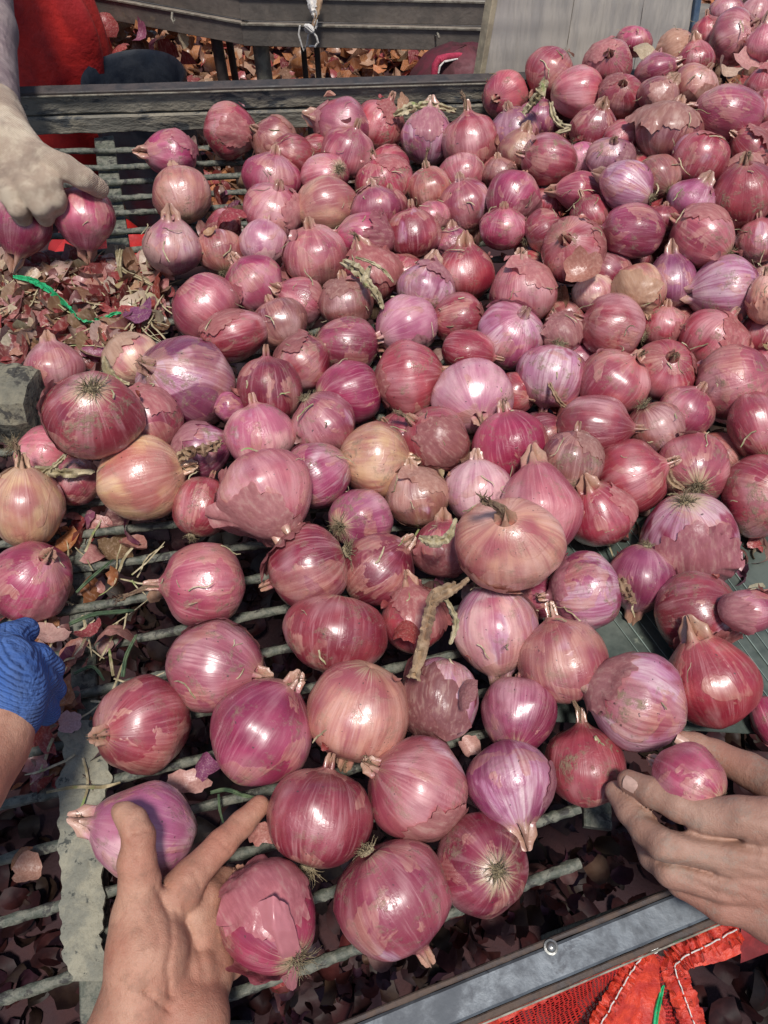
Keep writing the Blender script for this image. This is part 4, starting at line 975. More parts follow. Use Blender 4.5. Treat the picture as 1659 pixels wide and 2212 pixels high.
for hz_add in (0.05, 0.025, 0.0):
    for k in range(2200):
        py = rg.uniform(230, 1150); px = rg.uniform(620, 1760) if py > 330 else rg.uniform(1150, 1760)
        if py > 1000 and px < 1100: continue
        if hz_add > pile(px, py)-.004 and hz_add > 0: continue
        R = rg.uniform(.021, .030)
        if fill < 112: try_fill(px, py, hz_add+R*.93, R)
# ================================================================== loose skins, straw and litter
def flake_mesh(seed, L=1.0, colors=None, mb=None, M=None, lowres=False):
    """one curled, ragged shard of onion skin, about 2L across"""
    rg_ = random.Random(seed); m = mb or MB(); nr, na = {True: (2, 7), False: (5, 22), 2: (3, 12)}[lowres]; curl = rg_.uniform(.5, 1.5); curl2 = rg_.uniform(-.2, .8); asp = rg_.uniform(.45, .95); tw = rg_.uniform(-.5, .5); vs = []
    def pt(x, y):
        z = (curl*x*x + curl2*y*y)*.5 + tw*x*y*.5
        if lowres is not True: z += .10*noise.noise(Vector((x*2.4+seed, y*2.4, 1))) + .05*noise.noise(Vector((x*6+seed, y*6, 1)))
        v = Vector((x*L*(1-.12*curl*abs(x)), y*L, z*L)); return M @ v if M is not None else v
    vs.append(pt(0, 0))
    for j in range(1, nr+1):
        for i in range(na):
            a = 2*math.pi*i/na; e = 1+.34*noise.noise(Vector((math.cos(a)*1.5+seed*2.1, math.sin(a)*1.5, 3)))+.22*noise.noise(Vector((math.cos(a)*4+seed, math.sin(a)*4, 7)))
            if lowres is True: e += rg_.uniform(-.25, .25)
            vs.append(pt(e*j/nr*math.cos(a), asp*e*j/nr*math.sin(a)))
    fs = [(0, 1+i, 1+(i+1) % na) for i in range(na)] + [(1+(j-1)*na+i, 1+j*na+i, 1+j*na+(i+1) % na, 1+(j-1)*na+(i+1) % na) for j in range(1, nr) for i in range(na)]
    m.add(vs, fs, colors); return m
def rnd_rot(rg_, flat=0.6):
    return (Matrix.Rotation(rg_.uniform(0, 6.28), 4, 'Z') @ Matrix.Rotation(rg_.gauss(0, flat), 4, 'X') @ Matrix.Rotation(rg_.gauss(0, flat), 4, 'Y') @ (Matrix.Rotation(math.pi, 4, 'X') if rg_.random() < .5 else Matrix.Identity(4)))
SK = {'red': (.33, .065, .060), 'pink': (.46, .20, .18), 'pale': (.56, .36, .30), 'tan': (.45, .28, .17), 'brown': (.28, .15, .09), 'purple': (.26, .08, .14), 'orange': (.46, .19, .08), 'cream': (.55, .45, .30)}
rl = random.Random(5)
# single pieces one can point at: x, y, half size px, height above bars, colour, label
PIECES = [
 (120, 722, 52, .014, 'red', 'folded red skin piece above the pink onion at the left'),
 (60, 668, 62, .012, 'pink', 'long pinkish red skin strip at the left edge below the green ribbon'),
 (62, 600, 30, .018, 'pale', 'curled pale yellow skin at the far left, beside the green ribbon'),
 (302, 680, 36, .020, 'purple', 'shiny purple and white skin scrap left of the tall rose onion'),
 (236, 622, 26, .016, 'pale', 'upright pale brown skin strip in the middle of the litter'),
 (180, 570, 46, .014, 'red', 'red crumpled skin below the magenta onion in the gloved hand'),
 (205, 596, 34, .016, 'pink', 'glossy pink skin piece right above the green ribbon'),
 (330, 625, 46, .014, 'red', 'deep red skin strip reaching the tall rose onion'),
 (260, 615, 30, .018, 'tan', 'tan skin scrap with a white frayed end in the litter'),
 (205, 720, 40, .012, 'pink', 'dusty pink skin flake behind the cream yellow onion'),
 (200, 755, 24, .016, 'purple', 'small white and purple skin curl left of the cream yellow onion'),
 (110, 640, 34, .012, 'brown', 'dark brownish skin flake under the green ribbon'),
 (45, 745, 36, .010, 'tan', 'grey tan skin flake just above the wooden beam end'),
 (485, 462, 44, .052, 'red', 'crumpled red skin sheet beside the copper onion on the bars'),
 (240, 1357, 52, .016, 'pink', 'large pale pink skin lying on the bars by the curled neck'),
 (195, 1366, 34, .018, 'red', 'folded red half of skin next to the large pale pink skin'),
 (105, 1372, 52, .014, 'pale', 'pale translucent skin left of the folded red skin, below the left edge onion'),
 (150, 1410, 44, .008, 'pink', 'long pink skin curl near the blue glove'),
 (215, 1142, 30, -.004, 'pink', 'thin pink skin between bars under the copper cream onion'),
 (170, 1165, 34, -.010, 'red', 'reddish skin caught on the bars right of the left edge onions'),
 (250, 1190, 40, -.020, 'brown', 'brown red skin hanging below the upper bars at the left'),
 (130, 1520, 42, .010, 'orange', 'orange brown skin flakes left of the deep rose onion'),
 (95, 1590, 40, .010, 'red', 'red skin heap piece above the lower left bars'),
 (150, 1560, 28, .014, 'pale', 'shiny pale skin edge in the lower left litter'),
 (92, 1655, 30, .006, 'pink', 'pink brown skin flap folded over a lower left bar'),
 (60, 1880, 36, .004, 'tan', 'tan skin hanging on the bar left of the pale strip'),
 (38, 1850, 30, .004, 'orange', 'orange skin flake at the left edge on a bar'),
 (405, 1690, 50, .012, 'pale', 'translucent mauve skin lying below the deep rose onion'),
 (440, 1655, 30, .018, 'purple', 'purple silver skin scrap between the deep rose and purple rose onions'),
 (1155, 900, 38, .012, 'purple', 'purple brown skin right of the glossy magenta onion'),
 (1002, 988, 34, .030, 'brown', 'rusty brown skin left of the glossy magenta onion'),
 (560, 1800, 34, .030, 'pink', 'dull pink skin above the onion with hanging torn skin'),
 (1010, 1612, 28, .012, 'pale', 'silvery skin scrap under the bright magenta white onion'),
 (600, 2105, 44, -.01, 'red', 'red torn skin hanging below the onion on the left fingers'),
 (880, 1360, 36, .058, 'red', 'dark red skin strip left of the long dry leaf'),
 (1000, 1500, 40, .070, 'pink', 'white pink peeling skin on the onion above the bright magenta one'),
 (1215, 645, 30, .045, 'brown', 'brown skin shard beside the small white peeled onion'),
 (1260, 585, 46, .078, 'pink', 'glossy torn pink skin below the large split neck onion'),
 (1390, 105, 34, .115, 'cream', 'ragged yellowish skin beside the papery tan onion'),
 (1430, 140, 34, .11, 'pale', 'ragged pale skin hanging below the papery tan onion'),
 (1475, 165, 50, .11, 'pink', 'wide salmon skin sheet in the upper right of the heap'),
 (1560, 150, 34, .125, 'pale', 'glossy pale skin curl in the upper right of the heap'),
 (1620, 140, 44, .12, 'pale', 'pale crinkled skin at the top right edge'),
 (1530, 205, 30, .12, 'pale', 'small curled skin above the big glossy rose onion'),
 (1600, 330, 54, .115, 'pink', 'big pink skin sheet below the big glossy rose onion'),
 (1635, 290, 44, .12, 'pink', 'dusty pink skin sheet at the right edge of the upper heap'),
 (1570, 350, 30, .11, 'pale', 'pale upturned skin edge right of the pear shaped onion'),
 (1590, 30, 30, .10, 'pale', 'curled pale skin at the very top right'),
 (1120, 240, 26, .05, 'tan', 'thin tan skin at the foot of the board'),
 (870, 232, 28, .045, 'tan', 'dry tan skin lying on top of the onions at the rear rail'),
 (1640, 1165, 30, .008, 'red', 'red brown skin flake on the green belt at the right edge'),
 (270, 95, 22, 0, 'tan', ''), 
]
FL = [flake_mesh(100+k).mesh('onion_skin') for k in range(12)]
for f in FL: f.materials.append(M_skin_o)
def piece(px, py, spx, h, c, lab, flat=.45):
    p = P(px, py, h); z = proj(p)[2]; o = bpy.data.objects.new('onion_skin', rl.choice(FL)); COL.objects.link(o)
    s = spx*z/F; o.matrix_world = Matrix.Translation(p) @ rnd_rot(rl, flat) @ Matrix.Diagonal((s, s, s, 1))
    b = SK[c]; o.color = (*[q*rl.uniform(.85, 1.15) for q in b], 1); tag(o, lab, 'onion skin', 'loose onion skins'); return o
for t_ in PIECES:
    if t_[5]: piece(*t_)
# skins and a clump hanging under the far tray at the upper left
for px, py, s, c, lab in [(165, 85, 20, 'cream', 'yellow cream skin hanging leftmost under the far tray'), (180, 118, 22, 'orange', 'orange skin hanging near the red sack and the tub'), (232, 55, 26, 'red', 'bright red plastic like skin strip under the far tray'), (255, 100, 24, 'red', 'red brown skin hanging over the dark tub'),
                          (305, 78, 28, 'purple', 'mauve crumpled skin hanging above the dark tub'), (325, 100, 22, 'purple', 'purple skin lower right of the mauve crumpled one'), (390, 88, 20, 'cream', 'shiny golden skin scrap under the bend of the far tray'), (210, 75, 20, 'tan', 'tan skin hanging between the sack and the red strip')]:
    p = V(px, py, 1.62); o = bpy.data.objects.new('onion_skin', rl.choice(FL)); COL.objects.link(o); s_ = s*proj(p)[2]/F
    o.matrix_world = Matrix.Translation(p) @ rnd_rot(rl, 1.0) @ Matrix.Diagonal((s_, s_, s_, 1)); o.color = (*SK[c], 1); tag(o, lab, 'onion skin', 'loose onion skins')
m = MB()
for k in range(150):
    px = rl.gauss(240, 80); py = rl.uniform(40, 150); p = V(px, py, rl.uniform(1.66, 1.9)); kk = rl.uniform(.5, 1.1); c = [q*kk for q in SK[rl.choice(['tan', 'orange', 'brown', 'orange', 'red'])]]
    flake_mesh(rl.randint(0, 9999), rl.uniform(.012, .03), c, m, Matrix.Translation(p) @ rnd_rot(rl, 1.0), True)
o = bpy.data.objects.new('hanging_litter', m.mesh('hanging_litter', True, True)); COL.objects.link(o); o.data.materials.append(M_litter); tag(o, 'mass of dry orange brown skins bulging below the far tray', 'onion skins'); o['kind'] = 'stuff'
# far heap of dry skins and the litter on the ground
def scatter(name, label, n, fpos, sizes, pal, dark=1.0, flat=.6, low=True, mt=None):
    m = MB()
    for k in range(n):
        p = fpos()
        if p is None: continue
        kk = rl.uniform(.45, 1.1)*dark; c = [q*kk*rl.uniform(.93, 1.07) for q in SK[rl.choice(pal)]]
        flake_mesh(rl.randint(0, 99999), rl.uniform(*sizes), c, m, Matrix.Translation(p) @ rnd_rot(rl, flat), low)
    o = bpy.data.objects.new(name, m.mesh(name, True, True)); COL.objects.link(o); o.data.materials.append(mt or M_litter); o['label'] = label; o['category'] = 'onion skins'; o['kind'] = 'stuff'; return o
def far_heap():
    x = rl.uniform(-1.5, 1.0); y = rl.uniform(1.5, 3.2); return Vector((x, y, ground_h(x, y)+rl.uniform(.0, .05)))
scatter('dry_skin_heap', 'heap of dry orange brown onion skins on the ground behind the table', 10000, far_heap, (.012, .036), ['orange', 'tan', 'brown', 'orange', 'orange', 'red', 'brown'], 1.15, .7)
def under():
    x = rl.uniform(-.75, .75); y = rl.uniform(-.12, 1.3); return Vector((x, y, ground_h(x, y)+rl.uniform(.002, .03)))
scatter('fallen_skins', 'dark reddish onion skins fallen on the ground under the bars', 4200, under, (.010, .030), ['red', 'red', 'purple', 'brown', 'red'], 0.10, .6, 2, mt=M_under)  # tints scaled far down in place of the shade below the table
def left_litter():
    px = rl.uniform(-60, 350); py = rl.gauss(655, 62)
    if py < 545 or py > 800 or (px > 300 and py > 700): return None
    return P(px, py, rl.uniform(.002, .014))
scatter('skin_litter', 'layer of broken skins and chaff on the bars at the left', 560, left_litter, (.004, .022), ['red', 'pink', 'pink', 'tan', 'pale', 'brown', 'red', 'cream'], 1.0, .55, 2)
def low_left():
    px = rl.gauss(120, 62); py = rl.uniform(1110, 1700); 
    if 1440 < py < 1500: return None
    return P(px, py, rl.uniform(-.012, .006))
scatter('skin_litter', 'scattered skin scraps caught between the bars at the lower left', 150, low_left, (.005, .018), ['red', 'pink', 'orange', 'pale', 'purple', 'tan'], .9, .7, 2)
def gaps():
    px = rl.uniform(380, 1660); py = rl.uniform(300, 1300)
    if py > 1000 and px < 900: return None
    return P(px, py, rl.uniform(-.004, .006) + pile(px, py)*.4)
scatter('skin_litter', 'bits of skin lodged in the gaps between the heaped onions', 700, gaps, (.005, .018), ['red', 'pink', 'tan', 'pale', 'purple', 'cream'], .9, .8, 2)
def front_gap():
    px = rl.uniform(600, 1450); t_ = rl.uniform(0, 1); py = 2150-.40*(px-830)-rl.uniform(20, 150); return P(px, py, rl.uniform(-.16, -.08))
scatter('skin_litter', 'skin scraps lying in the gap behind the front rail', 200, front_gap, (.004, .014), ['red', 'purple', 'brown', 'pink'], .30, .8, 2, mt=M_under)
# scraps and fibres clinging to the heaped onions
m = MB(); fb = MB()
for k in range(620):
    r = rl.choice(rec)
    if r['y'] > 1560: continue
    tc = (CAMP-r['pos']).normalized(); d = (tc*rl.uniform(.0, .7) + Vector((rl.uniform(-1, 1), rl.uniform(-1, 1), rl.uniform(0, .9))).normalized()).normalized()
    if d.z < .05: continue
    p = r['pos'] + d*r['R']*1.03
    near = min((p-q['pos']).length/q['R'] for q in rec)
    if near < .99: continue
    if k % 2:
        if d.dot(tc) > .62 or rl.random() < .4: continue
        c = [q*rl.uniform(.8, 1.1) for q in SK[rl.choice(['pink', 'tan', 'red', 'pink'])]]
        flake_mesh(rl.randint(0, 9999), rl.uniform(.0025, .0085), c, m, Matrix.Translation(p) @ d.to_track_quat('Z', 'Y').to_matrix().to_4x4() @ Matrix.Rotation(rl.uniform(0, 6.28), 4, 'Z') @ Matrix.Rotation(rl.gauss(0, .35), 4, 'X'), 2)
    else:
        t1 = d.orthogonal().normalized(); t1 = Matrix.Rotation(rl.uniform(0, 6.28), 3, d) @ t1; L = rl.uniform(.006, .024); pts = [p]; dd = t1
        for q in range(5): dd = (dd + Vector((rl.uniform(-.6, .6), rl.uniform(-.6, .6), rl.uniform(-.25, .15)))).normalized(); p = p+dd*L/5; pts.append(p)
        r_ = rl.uniform(.0003, .0009); fb.tube(pts, [r_]*5+[r_*.4], 3, flat=.6, cap=False)
o = bpy.data.objects.new('skin_scraps', m.mesh('skin_scraps', True, True)); COL.objects.link(o); o.data.materials.append(M_litter); o['label'] = 'small torn skin scraps clinging to the heaped onions'; o['category'] = 'onion skins'; o['kind'] = 'stuff'
o = link('root_fibres', fb, M_straw, kind='stuff'); o['label'] = 'dry root fibres and straw bits lying on the heaped onions'; o['category'] = 'straw'
# straw: thin stems in one mass, plus the ones to point at
m = MB()
for k in range(230):
    if k < 130: px, py, h = rl.uniform(-30, 350), rl.gauss(650, 60), rl.uniform(.006, .018)
    elif k < 175: px, py, h = rl.gauss(180, 70), rl.uniform(1180, 1640), rl.uniform(0, .012)
    else: px, py, h = rl.uniform(450, 1650), rl.uniform(400, 1250), None
    if h is None: h = pile(px, py)*.5+.01
    if k < 130 and not 545 < py < 790: continue
    p = P(px, py, h); a = rl.uniform(0, 6.28); L = rl.uniform(.015, .05); d = Vector((math.cos(a), math.sin(a), rl.uniform(-.1, .15))); pts = [p]
    for q in range(5): d = (d+Vector((rl.uniform(-.3, .3), rl.uniform(-.3, .3), rl.uniform(-.1, .1)))).normalized(); p = p+d*L/5; pts.append(p)
    r_ = rl.uniform(.0004, .0012); m.tube(pts, [r_]*5+[r_*.4], 4, flat=.5, cap=False)
so = link('straw', m, M_straw, kind='stuff'); so['label'] = 'thin dry stems and grass strands strewn over the bars and skins'; so['category'] = 'straw'
def leaf(name, pts, w, lab, mat=None, cat='dry leaf', crumple=.5, **k):
    mx = max(w); P3 = [P(*p) for p in pts]; z = proj(P3[0])[2]
    return ribbon(P3, [q*z/F for q in w], mat or M_straw, name, lab, cat, crumple=crumple, **k)
leaf('green_ribbon', [(28, 597, .024), (70, 606, .026), (110, 630, .026), (145, 662, .024), (172, 690, .022), (205, 696, .020)], [7, 13, 15, 14, 20, 14], 'bright green plastic ribbon lying across the skin litter at the left', M_green, 'ribbon', .35, seg=50, arch=.02, twist=.35)
leaf('green_ribbon', [(205, 690, .018), (228, 688, .018), (245, 678, .02), (262, 676, .018)], [8, 10, 8, 4], 'frayed short green plastic end right of the bright green ribbon', M_green, 'ribbon', .5)
leaf('dry_leaf', [(985, 1262, .10), (940, 1290, .10), (925, 1340, .095), (912, 1400, .088), (893, 1466, .075)], [16, 30, 26, 24, 26], 'long pale dry leaf hanging down the middle of the heap', M_neck, seg=50)
leaf('dry_leaf', [(930, 1300, .10), (960, 1285, .104), (990, 1268, .105), (1012, 1250, .105)], [18, 22, 14, 10], 'short branching dry leaf at the top of the long pale one', M_neck)
leaf('dry_leaf', [(960, 1290, .10), (978, 1320, .098), (985, 1350, .094), (972, 1392, .088)], [8, 10, 16, 6], 'yellow green leaf right of the long pale dry leaf')
leaf('dry_leaf', [(905, 1160, .11), (935, 1170, .112), (968, 1160, .112), (985, 1120, .114)], [10, 26, 20, 6], 'olive withered leaf left of the very large pale pink onion')
leaf('dry_leaf', [(740, 565, .06), (775, 585, .068), (800, 615, .066), (822, 655, .06)], [14, 26, 22, 10], 'withered grey leaf draped over the heap beside the pink onion', twist=.5)
leaf('dry_leaf', [(800, 575, .066), (790, 605, .070), (812, 632, .064), (828, 668, .055)], [8, 18, 16, 8], 'thin tan leaf beside the withered grey leaf')
leaf('dry_leaf', [(768, 556, .068), (800, 566, .075), (830, 585, .07), (850, 610, .06)], [5, 7, 7, 4], 'dark looping stem above the withered grey leaf')
leaf('dry_leaf', [(1178, 172, .115), (1168, 198, .11), (1150, 222, .10), (1130, 246, .09)], [12, 22, 20, 12], 'grey green dry leaf at the foot of the board', crumple=.7)
leaf('dry_leaf', [(1190, 222, .10), (1195, 250, .095), (1212, 270, .092), (1232, 277, .090), (1200, 288, .085)], [10, 13, 12, 12, 7], 'hooked straw coloured leaf under the smooth rose onion')
leaf('dry_leaf', [(850, 250, .055), (890, 232, .062), (935, 228, .062), (985, 240, .058)], [10, 18, 16, 10], 'strip of dry leaves lying on top at the rear rail', crumple=.7)
leaf('dry_leaf', [(60, 1015, .055), (105, 1018, .055), (150, 1022, .052), (205, 1018, .048)], [12, 22, 18, 10], 'bundle of straw leaves from the orange tan onion', crumple=.7)
leaf('dry_leaf', [(90, 1025, .055), (125, 1000, .06), (145, 978, .06)], [12, 12, 5], 'straw blade rising behind the orange tan onion', crumple=.6)
leaf('dry_leaf', [(225, 770, .05), (232, 800, .05), (255, 822, .048), (280, 830, .045)], [8, 20, 14, 6], 'olive dry leaf curled round the cream yellow onion')
leaf('dry_leaf', [(385, 990, .06), (415, 975, .065), (450, 970, .065), (478, 955, .06)], [18, 28, 24, 12], 'dry leaf bunch between the copper cream and violet onions', M_neck, crumple=.9)
leaf('dry_leaf', [(1180, 815, .05), (1195, 845, .055), (1210, 870, .05), (1228, 882, .045)], [6, 10, 12, 5], 'small pale dry leaf below the lavender onion', M_neck)
leaf('dry_leaf', [(1440, 1010, .05), (1450, 1040, .055), (1475, 1056, .05)], [14, 20, 12], 'flat pale leaf stub left of the white pink onion with roots', M_neck, crumple=.3)
leaf('dry_leaf', [(1340, 1250, .06), (1352, 1275, .062), (1370, 1305, .055)], [16, 24, 14], 'pale ragged leaf between two onions right of the middle', M_neck, crumple=.6)
leaf('dry_leaf', [(1335, 1625, .045), (1300, 1610, .05), (1285, 1590, .052)], [6, 10, 6], 'small straw between the red onions near the right hand')
leaf('grass_blade', [(165, 1280, .015), (190, 1255, .018), (225, 1225, .018), (245, 1208, .012)], [5, 8, 7, 3], 'dark green grass blade slanting over the left bars', mat_simple('green_grass', (.05, .085, .045), (.10, .14, .07), 60), 'grass blade', .15)
MG = bpy.data.materials['green_grass']
leaf('grass_blade', [(265, 1462, .008), (272, 1420, .012), (288, 1385, .016), (296, 1370, .014)], [9, 9, 7, 3], 'upright green blade below the large pale pink skin', MG, 'grass blade', .15)
leaf('grass_blade', [(245, 1460, .006), (240, 1430, .012), (236, 1400, .014)], [7, 7, 4], 'yellow green stem left of the upright green blade', None, 'grass blade', .15)
leaf('grass_blade', [(150, 1348, .012), (200, 1328, .014), (250, 1322, .014), (290, 1318, .012)], [8, 10, 10, 5], 'flat green leaf along the bar under the curled neck', MG, 'grass blade', .15)
leaf('grass_blade', [(160, 1455, .01), (200, 1440, .012), (225, 1470, .01)], [6, 8, 4], 'grey green blade lying crooked on the lower left bars', MG, 'grass blade', .2)
leaf('grass_blade', [(100, 1712, .012), (160, 1700, .014), (220, 1700, .014), (260, 1690, .012)], [5, 8, 8, 4], 'thin yellowish blade across the pale muddy strip', None, 'grass blade', .2)
leaf('grass_blade', [(455, 1712, .012), (490, 1706, .018), (525, 1718, .018), (550, 1722, .015)], [7, 9, 8, 5], 'green leaf blade by the left index finger', MG, 'grass blade', .2)
leaf('grass_blade', [(472, 1715, .012), (475, 1750, .01), (484, 1782, .008)], [5, 6, 3], 'thin drooping green blade left of the index finger', MG, 'grass blade', .2)
leaf('grass_blade', [(250, 530, .02), (262, 580, .022), (300, 600, .018), (345, 625, .012)], [6, 10, 8, 5], 'olive stalk behind the litter below the copper onion', None, 'grass blade', .2)
leaf('grass_blade', [(262, 540, .02), (258, 575, .024), (262, 600, .02)], [10, 11, 5], 'yellow dry stalk standing beside the olive stalk', None, 'grass blade', .2)
ts = sheet('onion_skin', [[Q(556, 1950, .434), Q(590, 1935, .428), Q(622, 1955, .433)], [Q(548, 2010, .432), Q(592, 2005, .4235), Q(640, 2010, .431)], [Q(580, 2062, .434), Q(608, 2060, .428), Q(650, 2055, .436)], [Q(598, 2100, .444), Q(622, 2104, .441), Q(646, 2098, .446)], [Q(622, 2136, .455), Q(632, 2140, .454), Q(640, 2134, .456)]], M_skin_o, wob=.0012, seed=3, sub=9)
ts.color = (.60, .23, .25, 1); tag(ts, 'torn translucent skin hanging down the magenta onion by the left hand', 'onion skin', 'loose onion skins')
# onions lying in the far tray
for px, r_, lab in [(800, .034, 'left one of the few onions peeking over the far tray'), (870, .030, 'middle one of the few onions peeking over the far tray'), (940, .036, 'right one of the few onions peeking over the far tray')]:
    p = V(px, -22, 1.625); p.z = -.124+.028+.03
    o = place_onion(p, (r_, r_, r_), Vector((rl.uniform(-1, 1), .3, .6)), Vector((1, 0, 0)), COLS['P'], .2, 'f', rl, None); tag(o, lab, 'onion', 'onions in the far tray')
# ================================================================== hands (one continuous surface each, from blended rounded bones)
def bones_sdf(X, chain, k):
    d = None
    for (p, r1), (q, r2) in zip(chain, chain[1:]):
        p = np.array(p, np.float32); q = np.array(q, np.float32); ab = q-p; L2 = float((ab**2).sum())+1e-9
        t = np.clip(((X-p)@ab)/L2, 0, 1); e = np.sqrt(((X-p-t[:, None]*ab)**2).sum(1)) - (r1+(r2-r1)*t)
        d = e if d is None else smin(d, e, k)
    return d
def smin(a, b, k):
    h = np.clip(k-np.abs(a-b), 0, None)/k; return np.minimum(a, b) - h*h*k*0.25
def surface_net(fn, lo, hi, vox):
    lo = np.array(lo); n = np.ceil((np.array(hi)-lo)/vox).astype(int)+1
    g = np.stack(np.meshgrid(*[np.arange(k) for k in n], indexing='ij'), -1).reshape(-1, 3)
    W = np.empty(len(g), np.float32)
    for s in range(0, len(g), 300000): W[s:s+300000] = fn((lo+g[s:s+300000]*vox).astype(np.float32))
    W = W.reshape(n); ins = W < 0
    cnt = np.zeros(n-1, int); corners = [(i, j, k) for i in (0, 1) for j in (0, 1) for k in (0, 1)]
    sl = lambda c: tuple(slice(a, n[q]-1+a) for q, a in enumerate(c))
    for c in corners: cnt += ins[sl(c)]
    act = (cnt > 0) & (cnt < 8); idx = -np.ones(n-1, int); cells = np.argwhere(act); idx[act] = np.arange(len(cells))
    acc = np.zeros((len(cells), 3)); num = np.zeros(len(cells))
    ci = cells
    for c1 in corners:
        for ax in range(3):
            if c1[ax]: continue
            c2 = list(c1); c2[ax] = 1
            a = W[ci[:, 0]+c1[0], ci[:, 1]+c1[1], ci[:, 2]+c1[2]]; b = W[ci[:, 0]+c2[0], ci[:, 1]+c2[1], ci[:, 2]+c2[2]]
            m_ = (a < 0) != (b < 0); t = np.where(m_, a/(a-b+1e-12), 0); p = np.tile(np.array(c1, float), (len(ci), 1)); p[:, ax] += t
            acc += p*m_[:, None]; num += m_
    verts = lo + (cells + acc/num[:, None])*vox
    faces = []
    for ax in range(3):
        u, v = (ax+1) % 3, (ax+2) % 3
        a = ins; s0 = [slice(0, -1) if q == ax else slice(1, -1) for q in range(3)]; s1 = [slice(1, None) if q == ax else slice(1, -1) for q in range(3)]
        A, B = ins[tuple(s0)], ins[tuple(s1)]; e = np.argwhere(A != B)
        if not len(e): continue
        flip = A[e[:, 0], e[:, 1], e[:, 2]]
        base = e.copy(); base[:, u] += 1; base[:, v] += 1
        def cell(du, dv): q = base.copy(); q[:, u] += du; q[:, v] += dv; return idx[q[:, 0], q[:, 1], q[:, 2]]
        f = np.stack([cell(-1, -1), cell(0, -1), cell(0, 0), cell(-1, 0)], 1)
        f[~flip] = f[~flip][:, ::-1]; faces.append(f)
    faces = np.concatenate(faces); faces = faces[(faces >= 0).all(1)]
    return verts, faces
def grown(name, chains, palm, mat, vox=0.0017, creases=(), kf=.005, kp=.013, bump=0.0, origin=None, smooth=2, inflate=0.0):
    """chains: fingers; palm: list of bone chains melted together; creases: (polyline, depth, width)"""
    pts = np.array([list(p) for ch in list(chains)+list(palm) for p, r in ch]); rm = max(r for ch in list(chains)+list(palm) for p, r in ch)+.006+inflate
    lo, hi = pts.min(0)-rm, pts.max(0)+rm
    def fn(X):
        pd = None
        for ch in palm:
            e = bones_sdf(X, ch, kp); pd = e if pd is None else smin(pd, e, kp)
        tot = pd
        for ch in chains:
            e = smin(bones_sdf(X, ch, .003), pd, kf); tot = smin(tot, e, .0008)
        if creases:                                   # skin folds: shallow furrows pressed into the surface
            near = np.where(np.abs(tot) < .006)[0]; Y = X[near]-C0.astype(np.float32); zc_ = Y@np.array(FWD, np.float32)
            U = CX+F*(Y@np.array(RT, np.float32))/zc_; W_ = CY-F*(Y@np.array(UP, np.float32))/zc_; P2 = np.stack([U, W_], 1); add = np.zeros(len(near), np.float32)
            for line, dep, wid in creases:
                dm = None; zl = np.mean([l[2] for l in line])
                for (x0, y0, _), (x1, y1, _) in zip(line, line[1:]):
                    a_ = np.array([x0, y0], np.float32); ab = np.array([x1-x0, y1-y0], np.float32); t = np.clip(((P2-a_)@ab)/(ab@ab), 0, 1); e = np.sqrt(((P2-a_-t[:, None]*ab)**2).sum(1))
                    dm = e if dm is None else np.minimum(dm, e)
                add += np.where(zc_ < zl+.016, dep*np.exp(-(dm*zc_/F/wid)**2), 0)
            tot[near] += add
        return tot-inflate
    v, f = surface_net(fn, lo, hi, vox)
    me = bpy.data.meshes.new(name); o0 = Vector(origin) if origin else Vector((0, 0, 0))
    if bump: 
        pass
    me.from_pydata([tuple(Vector(p)-o0) for p in v], [], [tuple(q) for q in f.tolist()]); me.update()
    me.polygons.foreach_set('use_smooth', [True]*len(me.polygons)); me.materials.append(mat)
    o = bpy.data.objects.new(name, me); COL.objects.link(o); o.location = o0
    md = o.modifiers.new('relax', 'SMOOTH'); md.factor = .5; md.iterations = smooth
    return o
def nail(parent, tip, back, out, w, L):
    """small curved plate on a fingertip"""
    tip, back, out = Vector(tip), Vector(back), Vector(out); d = (tip-back).normalized(); out = (out-d*out.dot(d)).normalized(); s = d.cross(out); m = MB(); vs = []
    for lay in (0, -.0006):
        for j in range(7):
            v = j/6
            for i in range(7):
                u = (i/6-.5)*2; ww = w*(1-.25*abs(v-.5)**2*4*.5); vs.append(tip - d*(L*(1-v)) + s*(u*ww/2) + out*(-.34*w*u*u*.9 + lay - .0006*(v < .1)))
    fs = [(j*7+i, j*7+i+1, (j+1)*7+i+1, (j+1)*7+i) for j in range(6) for i in range(6)]; fs += [tuple(49+q for q in f)[::-1] for f in fs]
    rim = [i for i in range(7)] + [7*j+6 for j in range(1, 7)] + [48-i for i in range(1, 7)] + [7*j for j in range(5, 0, -1)]
    fs += [(rim[k], rim[(k+1) % len(rim)], 49+rim[(k+1) % len(rim)], 49+rim[k]) for k in range(len(rim))]
    m.add(vs, fs); o = link('fingernail', m, M_nail); o.parent = parent; o.matrix_parent_inverse = Matrix.Translation(-parent.location); return o

# left hand, palm up, thumb over the pink onion
q = Q
thumb = [(q(300, 1990, .436), .0150), (q(302, 1905, .437), .0118), (q(296, 1862, .4355), .0108), (q(300, 1808, .436), .0092), (q(286, 1774, .438), .0084), (q(270, 1758, .441), .0067), (q(258, 1751, .444), .0050)]
index = [(q(396, 1925, .450), .0120), (q(412, 1893, .455), .0105), (q(478, 1824, .470), .0092), (q(522, 1780, .482), .0082), (q(560, 1741, .492), .0070)]
mid = [(q(420, 1975, .455), .0115), (q(445, 1935, .463), .0100), (q(482, 1905, .483), .0088), (q(540, 1900, .500), .0078), (q(575, 1905, .505), .0065)]
ring = [(q(430, 2030, .452), .0115), (q(462, 2000, .462), .0100), (q(515, 1990, .481), .0085), (q(570, 1985, .487), .0075)]
pink = [(q(430, 2095, .440), .0115), (q(463, 2080, .452), .0098), (q(498, 2084, .466), .0082), (q(530, 2060, .476), .0070)]
